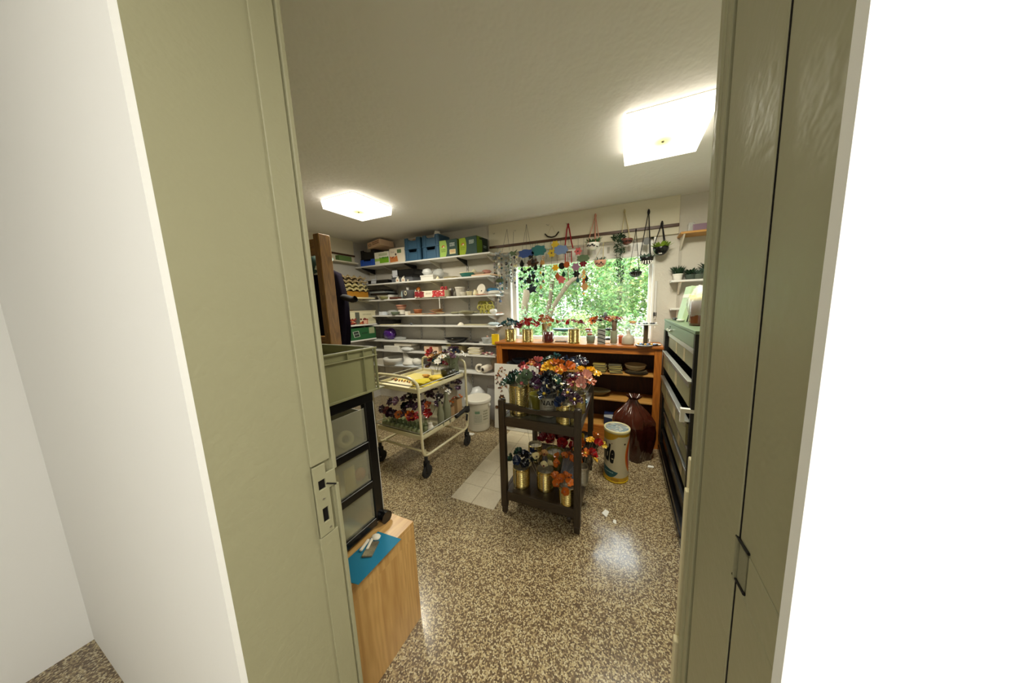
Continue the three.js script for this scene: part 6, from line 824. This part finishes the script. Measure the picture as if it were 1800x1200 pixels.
  item('teal_tray', lathe([[0.001, 0], [0.12, 0], [0.15, 0.03], [0.145, 0.032], [0.001, 0.006]], 26).scale(1, 1, 0.5), C('#4fa4b8', .3), 'pale turquoise glass dish on a stand behind the dark red jar', 'dish', [-0.66, y + 0.12, -3.2]); item('dish_stand', cyl(0.04, 0.05, 0.119, 0, 0.0595, 0, 18), M.glass, 'clear glass block carrying the turquoise dish', 'block', [-0.66, y, -3.2]);
  item('clay_bits', rb(0.14, 0.014, 0.07, 0, 0.007, 0, 0.004), C('#8a8272', .8), 'flat grey clay bar lying behind the middle tin', 'bar', [-0.68, y, -3.12]);
}
// ---- on the serving cart
{
  const yt = 0.8025, P = (x, y, z) => onCart(x, y, z);
  const sheet = (l, x, z, w, d, m, a, y) => item('paper_sheet', ext([[-w / 2, -d / 2], [w / 2, -d / 2 * 0.9], [w / 2 * 0.95, d / 2], [-w / 2 * 1.02, d / 2 * 0.92]], 0.0014, 0).rotateX(-PI / 2), m, l, 'paper', P(x, y, z), CART.t + a);
  sheet('large yellowish paper spread over the top of the serving cart', -0.31, -0.3, 0.5, 0.5, M.yellowPaper, 0.1, yt + 0.004); sheet('cream sheet at the near end of the serving cart', -0.36, -0.12, 0.36, 0.16, M.cream, -0.1, yt + 0.009); sheet('bright yellow paper at the front right of the serving cart', -0.14, -0.26, 0.2, 0.3, C('#d4bf3c', .8), 0.3, yt + 0.014);
  item('crumpled_paper', blob(0.07, 1.3, 0.3, 1, 0.25), C('#c9b62c', .8), 'crumpled olive yellow paper on the serving cart', 'paper', P(-0.17, yt + 0.035, -0.2)); item('crumpled_paper', blob(0.06, 1.2, 0.4, 1, 0.25), C('#dcc04a', .8), 'crumpled bright yellow paper behind the olive one', 'paper', P(-0.12, yt + 0.04, -0.36)); item('orange_clay', blob(0.035, 1.2, 0.4, 0.9, 0.2), C('#d0963c', .7), 'orange clay lump on the yellow paper of the cart', 'clay', P(-0.32, yt + 0.025, -0.42));
  for (let i = 0; i < 8; i++) item('clay_finger', rb(0.012, 0.012, 0.05, 0, 0.006, 0, 0.005), C(i % 2 ? '#b8742c' : '#5c3a1c', .6), `small ${i % 2 ? 'orange' : 'dark brown'} clay stick in the row at the near end of the cart`, 'stick', P(-0.57 + i * 0.036, yt + 0.012, -0.2 + rr(-0.01, 0.01)), rr(0.2, 0.7), `${i % 2 ? 'orange' : 'dark brown'} clay sticks on the cart`);
  { const p = P(-0.2, yt + 0.018, -0.45), t = thing('glass_goblet', 'small glass goblet with a white figure on the serving cart', 'goblet', p); part('glass', lathe([[0.001, 0], [0.03, 0], [0.032, 0.003], [0.006, 0.01], [0.006, 0.03], [0.03, 0.05], [0.036, 0.1]], 24), M.glass, t); part('figure', blob(0.018, 0.9, 2, 0.9, 0.12, 1).translate(-0.03, 0.04, 0.03), M.bisque, t); bunch([p[0], p[1] + 0.04, p[2]], 0.02, 0.12, 0.085, 7, ['dark teal', 'plum', 'crimson', 'dark blue'], ['white', 'cream'], 'in the glass goblet on the serving cart', { scale: 1.2, dome: 0.05 }); }
  { const p = P(-0.09, yt + 0.004, -0.5), t = thing('wide_jar', 'wide clear glass jar with dark filling on the serving cart', 'jar', p); part('filling', lathe([[0.001, 0.004], [0.07, 0.004], [0.075, 0.09], [0.001, 0.092]], 28), C('#2c2a1a', .3), t); part('glass', lathe([[0.001, 0], [0.074, 0], [0.082, 0.1], [0.07, 0.13], [0.074, 0.15]], 30), M.glass, t); part('rim', new THREE.TorusGeometry(0.074, 0.004, 6, 28).rotateX(PI / 2).translate(0, 0.15, 0), M.glassGreen, t); bunch([p[0], p[1] + 0.1, p[2]], 0.05, 0.15, 0.13, 9, ['tan', 'mauve', 'brown', 'white', 'cream'], ['white', 'tan'], 'in the wide glass jar on the serving cart', { scale: 1.3, dome: 0.06, lean: [-0.08, 0] }); }
  flower([...P(-0.26, yt + 0.08, -0.5)], P(-0.31, yt + 0.245, -0.5), V3(-0.2, 0.6, 0.8), 'red', 'crimson', 'standing highest at the left of the cart bunch', null, 2.0);
  { const p = P(-0.12, yt + 0.004, -0.6), t = thing('frosted_vase', 'large frosted green glass vase at the far end of the serving cart', 'vase', p); part('body', lathe([[0.001, 0], [0.07, 0], [0.075, 0.06], [0.065, 0.14], [0.085, 0.2], [0.08, 0.2], [0.06, 0.14], [0.07, 0.06], [0.001, 0.006]], 32), M.frostGlass, t); bunch([p[0], p[1] + 0.08, p[2]], 0.05, 0.19, 0.11, 7, ['plum', 'black', 'white', 'dark blue'], ['white', 'tan'], 'in the frosted vase on the serving cart', { scale: 1.3, dome: 0.04, lean: [0.02, 0] }); }
  item('white_bowl', bowlG(0.05, 0.03), C('#e4e6ea', .4), 'white dish with dark pieces at the far right corner of the cart', 'dish', P(-0.06, yt + 0.004, -0.6 + 0.02)); item('dark_piece', blob(0.03, 1.3, 0.6, 0.9, 0.2), GL['dark blue'], 'dark blue ceramic piece in the white dish on the cart', 'piece', P(-0.06, yt + 0.04, -0.58));
  // lower tray: rows of little bottles, taller bottles to the right
  const yb = 0.3725, bottleG = lathe([[0.001, 0], [0.024, 0], [0.026, 0.006], [0.026, 0.06], [0.02, 0.075], [0.011, 0.095], [0.01, 0.125], [0.013, 0.13], [0.008, 0.13]], 18), sandG = lathe([[0.001, 0.003], [0.0245, 0.003], [0.0245, 0.055], [0.001, 0.057]], 16), capM = C('#b9b396', .7);
  let b0 = null; const rows = ['front', 'second', 'third'], pal = [['plum', 'crimson', 'plum'], ['plum', 'black', 'mauve'], ['crimson', 'plum', 'dark blue']];
  for (let r = 0; r < 2; r++) for (let i = 0; i < 9; i++) {
    const p = P(-0.555 + i * 0.058, yb, -0.06 - r * 0.085), l = `small sand filled glass bottle in the ${rows[r]} row of the cart's lower tray`;
    if (!b0) { b0 = thing('small_bottle', l, 'bottle', p, 0, `small bottles, ${rows[r]} row`); part('glass', bottleG, M.glassGreen, b0); part('sand', sandG, capM, b0); } else dup(b0, p, rr(0, 3), l, `small bottles, ${rows[r]} row`);
    if (r && i % 2) continue; const hy = 0.155 + r * 0.055 + rr(0, 0.04); flower([p[0], p[1] + 0.1, p[2]], [p[0] + rr(-0.02, 0.02), p[1] + hy, p[2] + rr(-0.015, 0.02)], V3(rr(-0.4, 0.4), 0.5, 0.8), r === 0 && (i === 4 || i === 6) ? 'orange' : r === 0 && i === 8 ? 'red' : pal[r][i % 3], r ? 'mauve' : 'brown', `in the ${rows[r]} row of little bottles on the cart`, null, 1.5);
  }
  const tall = lathe([[0.001, 0], [0.034, 0], [0.036, 0.01], [0.038, 0.13], [0.03, 0.18], [0.018, 0.22], [0.016, 0.27], [0.02, 0.28], [0.012, 0.28]], 22), tallM = phy('#8b8c70', 0.3, { transmission: 0.25, thickness: 0 });
  for (const [x, z, s, l] of [[-0.045, -0.3, 0.9, 'tall grey green bottle on the cart lower tray, the shorter of two'], [-0.05, -0.4, 1.1, 'tall grey green bottle on the cart lower tray, the taller of two']]) { const o = item('tall_bottle', tall, tallM, l, 'bottle', P(x, yb, z)); o.scale.setScalar(s); }
  flower(P(-0.045, yb + 0.2, -0.3), P(-0.04, yb + 0.29, -0.29), V3(0.2, 0.6, 1), 'black', 'white', 'in the shorter tall bottle of the cart', null, 1.1);
  { const p = P(-0.13, yb, -0.22), t = thing('cream_bottle', 'little cream jar with a lid near the front right of the cart lower tray', 'jar', P(-0.05, yb, -0.16)); part('body', lathe([[0.001, 0], [0.026, 0], [0.028, 0.05], [0.018, 0.065], [0.018, 0.075], [0.001, 0.075]], 18), M.bisque, t); part('cap', cyl(0.02, 0.02, 0.014, 0, 0.08, 0, 16), M.clay, t); flower([p[0], p[1] + 0.01, p[2]], P(-0.055, yb + 0.19, -0.17), V3(0.2, 0.3, 1), 'red', 'crimson', 'beside the cream jar on the cart', null, 1.5); flower([p[0], p[1] + 0.01, p[2]], P(-0.09, yb + 0.24, -0.2), V3(0.2, 0.6, 1), 'rust', 'brown', 'above the cream jar on the cart', null, 1.2); }
  for (const [x, z, h, l] of [[-0.06, -0.57, 0.19, 'square terracotta vase at the far right of the cart lower tray'], [-0.1, -0.5, 0.12, 'low square tan vase on the cart lower tray']]) { const p = P(x, yb, z), t = thing('square_vase', l, 'vase', p, CART.t); part('body', mg([bb(-0.04, 0.04, 0, h, 0.034, 0.04), bb(-0.04, 0.04, 0, h, -0.04, -0.034), bb(-0.04, -0.034, 0, h, -0.034, 0.034), bb(0.034, 0.04, 0, h, -0.034, 0.034), bb(-0.034, 0.034, 0, h * 0.7, -0.034, 0.034)]), C('#a98a62', .7), t); bunch([p[0], p[1] + h * 0.7, p[2]], 0.03, 0.07, 0.05, 3, ['rust', 'orange', 'red'], ['white', 'tan'], `in the ${h > 0.15 ? 'tall terracotta' : 'low tan'} square vase of the cart`, { dome: 0.02 }); }
  item('glass_beaker', lathe([[0.001, 0], [0.035, 0], [0.04, 0.2]], 22), M.glass, 'clear glass beaker of pale flowers on the cart lower tray', 'beaker', P(-0.17, yb, -0.52)); bunch([...P(-0.17, yb + 0.01, -0.52)], 0.02, 0.31, 0.09, 6, ['white', 'black', 'white'], ['black', 'dark blue'], 'in the clear beaker of the cart lower tray', { dome: 0.06, lean: [0.02, 0.02] });
  bunch([...P(-0.16, yb + 0.01, -0.6)], 0.03, 0.345, 0.1, 5, ['plum', 'plum', 'crimson'], ['black', 'mauve'], 'at the far end of the cart lower tray', { scale: 1.3, dome: 0.05, lean: [0.05, 0.0] }); bunch([...P(-0.3, yb + 0.01, -0.4)], 0.05, 0.32, 0.17, 12, ['plum', 'black', 'plum'], ['mauve', 'black'], 'in the middle of the cart lower tray', { dome: 0.16, scale: 1.6 }); bunch([...P(-0.48, yb + 0.01, -0.42)], 0.05, 0.3, 0.18, 10, ['plum', 'black', 'plum'], ['black', 'mauve'], 'at the left of the cart lower tray', { dome: 0.16, scale: 1.6 });
}
// ---------------------------------------------------------------- the garden outside the window
{
  struct('ground_garden', tri(bb(-22, 18, -0.2, -0.05, -30, ZB - 0.6)), std('#5d7a3a', 0.95));
  const leafG = (() => { const g = new THREE.PlaneGeometry(1, 0.5, 4, 2), p = g.attributes.position; // one folded leaf
    for (let i = 0; i < p.count; i++) { const x = p.getX(i), w = Math.sin((x + 0.5) * PI) * 0.9 + 0.08; p.setY(i, p.getY(i) * w); p.setZ(i, Math.abs(p.getY(i)) * 0.5 - x * x * 0.3); }
    g.computeVertexNormals(); return g; })();
  const leafM = phy('#ffffff', 0.6, { transmission: 0.35, thickness: 0, side: THREE.DoubleSide });
  const O = new THREE.Object3D(), col = new THREE.Color();
  function foliage(parent, n, place, size, hues, name = 'foliage') {
    const m = new THREE.InstancedMesh(leafG, leafM, n); m.name = name; m.userData.kind = 'stuff'; m.castShadow = m.receiveShadow = true;
    for (let i = 0; i < n; i++) {
      const p = place(); O.position.set(...p); O.rotation.set(rr(-1.2, 1.2), rr(0, 6.28), rr(-0.9, 0.9)); O.scale.setScalar(size * rr(0.6, 1.3)); O.updateMatrix(); m.setMatrixAt(i, O.matrix);
      const h = hues[Math.floor(rnd() * hues.length)]; col.setRGB(h[0] * rr(0.58, 1.0), h[1] * rr(0.5, 0.88), h[2] * rr(0.5, 0.9)); m.setColorAt(i, col);
    }
    parent.add(m); return m;
  }
  const shell = (cx, cy, cz, rx, ry, rz, lumps) => { const L = Array.from({ length: lumps }, () => { const a = rr(0, 6.28), u = rr(-0.8, 1), q = Math.sqrt(1 - u * u) * rr(0.3, 0.85); return [cx + Math.cos(a) * q * rx, cy + u * ry * 0.8, cz + Math.sin(a) * q * rz, rr(0.22, 0.42)]; });
    return () => { const l = L[Math.floor(rnd() * L.length)], a = rr(0, 6.28), u = rr(-1, 1), q = Math.sqrt(1 - u * u), k = Math.pow(rnd(), 0.45); return [l[0] + Math.cos(a) * q * rx * l[3] * k, Math.max(0.0, l[1] + u * ry * l[3] * k), l[2] + Math.sin(a) * q * rz * l[3] * k]; }; };
  const mid = [[0.2, 0.42, 0.1], [0.28, 0.5, 0.12], [0.14, 0.34, 0.1]], pale = [[0.42, 0.6, 0.2], [0.5, 0.66, 0.3], [0.3, 0.5, 0.16]], cool = [[0.2, 0.4, 0.15], [0.26, 0.48, 0.2], [0.36, 0.54, 0.26]], blossom = [[0.8, 0.82, 0.74], [0.62, 0.68, 0.56], [0.3, 0.5, 0.2]];
  const list = [ // x, z, radius, height, leaves, size, hues, label
    [-1.9, -7.0, 1.5, 3.4, 5200, 0.12, cool, 'cool green bushy tree outside the left edge of the window'],
    [-0.3, -7.6, 1.5, 3.0, 5200, 0.12, mid, 'mid green bushy tree in the middle of the window view'],
    [1.2, -7.2, 1.3, 3.3, 4200, 0.11, pale, 'pale green tree behind the trailing pot plant in the window'],
    [-3.6, -9.4, 2.2, 4.6, 6000, 0.16, mid, 'tall green tree far left behind the window view'],
    [2.8, -9.0, 1.9, 4.4, 5200, 0.15, cool, 'tall green tree far right behind the window view'],
    [0.4, -11.5, 2.6, 4.4, 6000, 0.18, pale, 'large pale tree at the back of the garden'],
    [-5.6, -12.5, 2.8, 5.4, 5200, 0.2, cool, 'large cool green tree at the far left of the garden'],
    [-2.1, -13.0, 2.7, 5.2, 5200, 0.2, pale, 'large pale tree behind the leaning branch'],
  ];
  for (const [x, z, r, h, n0, s0, hues, label] of list) {
    const n = Math.round(n0 * 1.7), sz = s0 * 0.74;
    const t = thing('garden_tree', label, 'tree', [x, -0.05, z]);
    part('trunk', tube([[0, 0, 0], [rr(-0.1, 0.1), h * 0.25, 0], [rr(-0.2, 0.2), h * 0.55, rr(-0.1, 0.1)], [rr(-0.2, 0.2), h * 0.8, 0]], 0.06, 8, 12), M.bark, t);
    foliage(t, n, shell(0, h * 0.52, 0, r, h * 0.5, r, 26), sz, hues);
  }
  for (const [x, z, r, h, n, sz, hues, label] of [[0.75, -5.3, 0.75, 1.9, 2600, 0.075, blossom, 'low shrub with whitish blossom outside the right half of the window'], [-0.75, -5.2, 0.8, 1.45, 2200, 0.08, pale, 'low pale green shrub below the middle of the window'], [-2.0, -5.0, 0.7, 1.5, 2000, 0.08, cool, 'low cool green shrub outside the left window edge'], [0.1, -4.9, 0.6, 1.35, 1600, 0.07, blossom, 'low whitish shrub just outside behind the tins']]) {
    const t = thing('garden_shrub', label, 'shrub', [x, -0.05, z]);
    part('stem', tube([[0, 0, 0], [0.05, h * 0.4, 0], [0.1, h * 0.7, 0.05]], 0.025, 6, 8), M.bark, t);
    foliage(t, Math.round(n * 1.5), shell(0, h * 0.5, 0, r, h * 0.5, r * 0.8, 18), sz * 0.8, hues);
  }
  solo('tree_trunk', tri(tube([[0, 0, 0], [0.05, 0.7, 0], [0.02, 1.3, 0.05], [0.1, 1.95, 0]], 0.085, 10, 16)), M.bark, 'pale brown trunk standing outside behind the left part of the window', 'trunk', [-2.25, -0.05, -6.1]);
  solo('leaning_branch', tri(tube([[0, 0, 0], [0.22, 0.8, 0], [0.42, 1.5, 0], [0.75, 2.0, 0], [1.0, 2.12, 0]], 0.045, 8, 24)), M.bark, 'thin leaning trunk crossing the window view from lower left to right', 'branch', [-2.18, -0.44, -6.6]).scale.setScalar(1.245);
}
renderer.render(scene, camera);
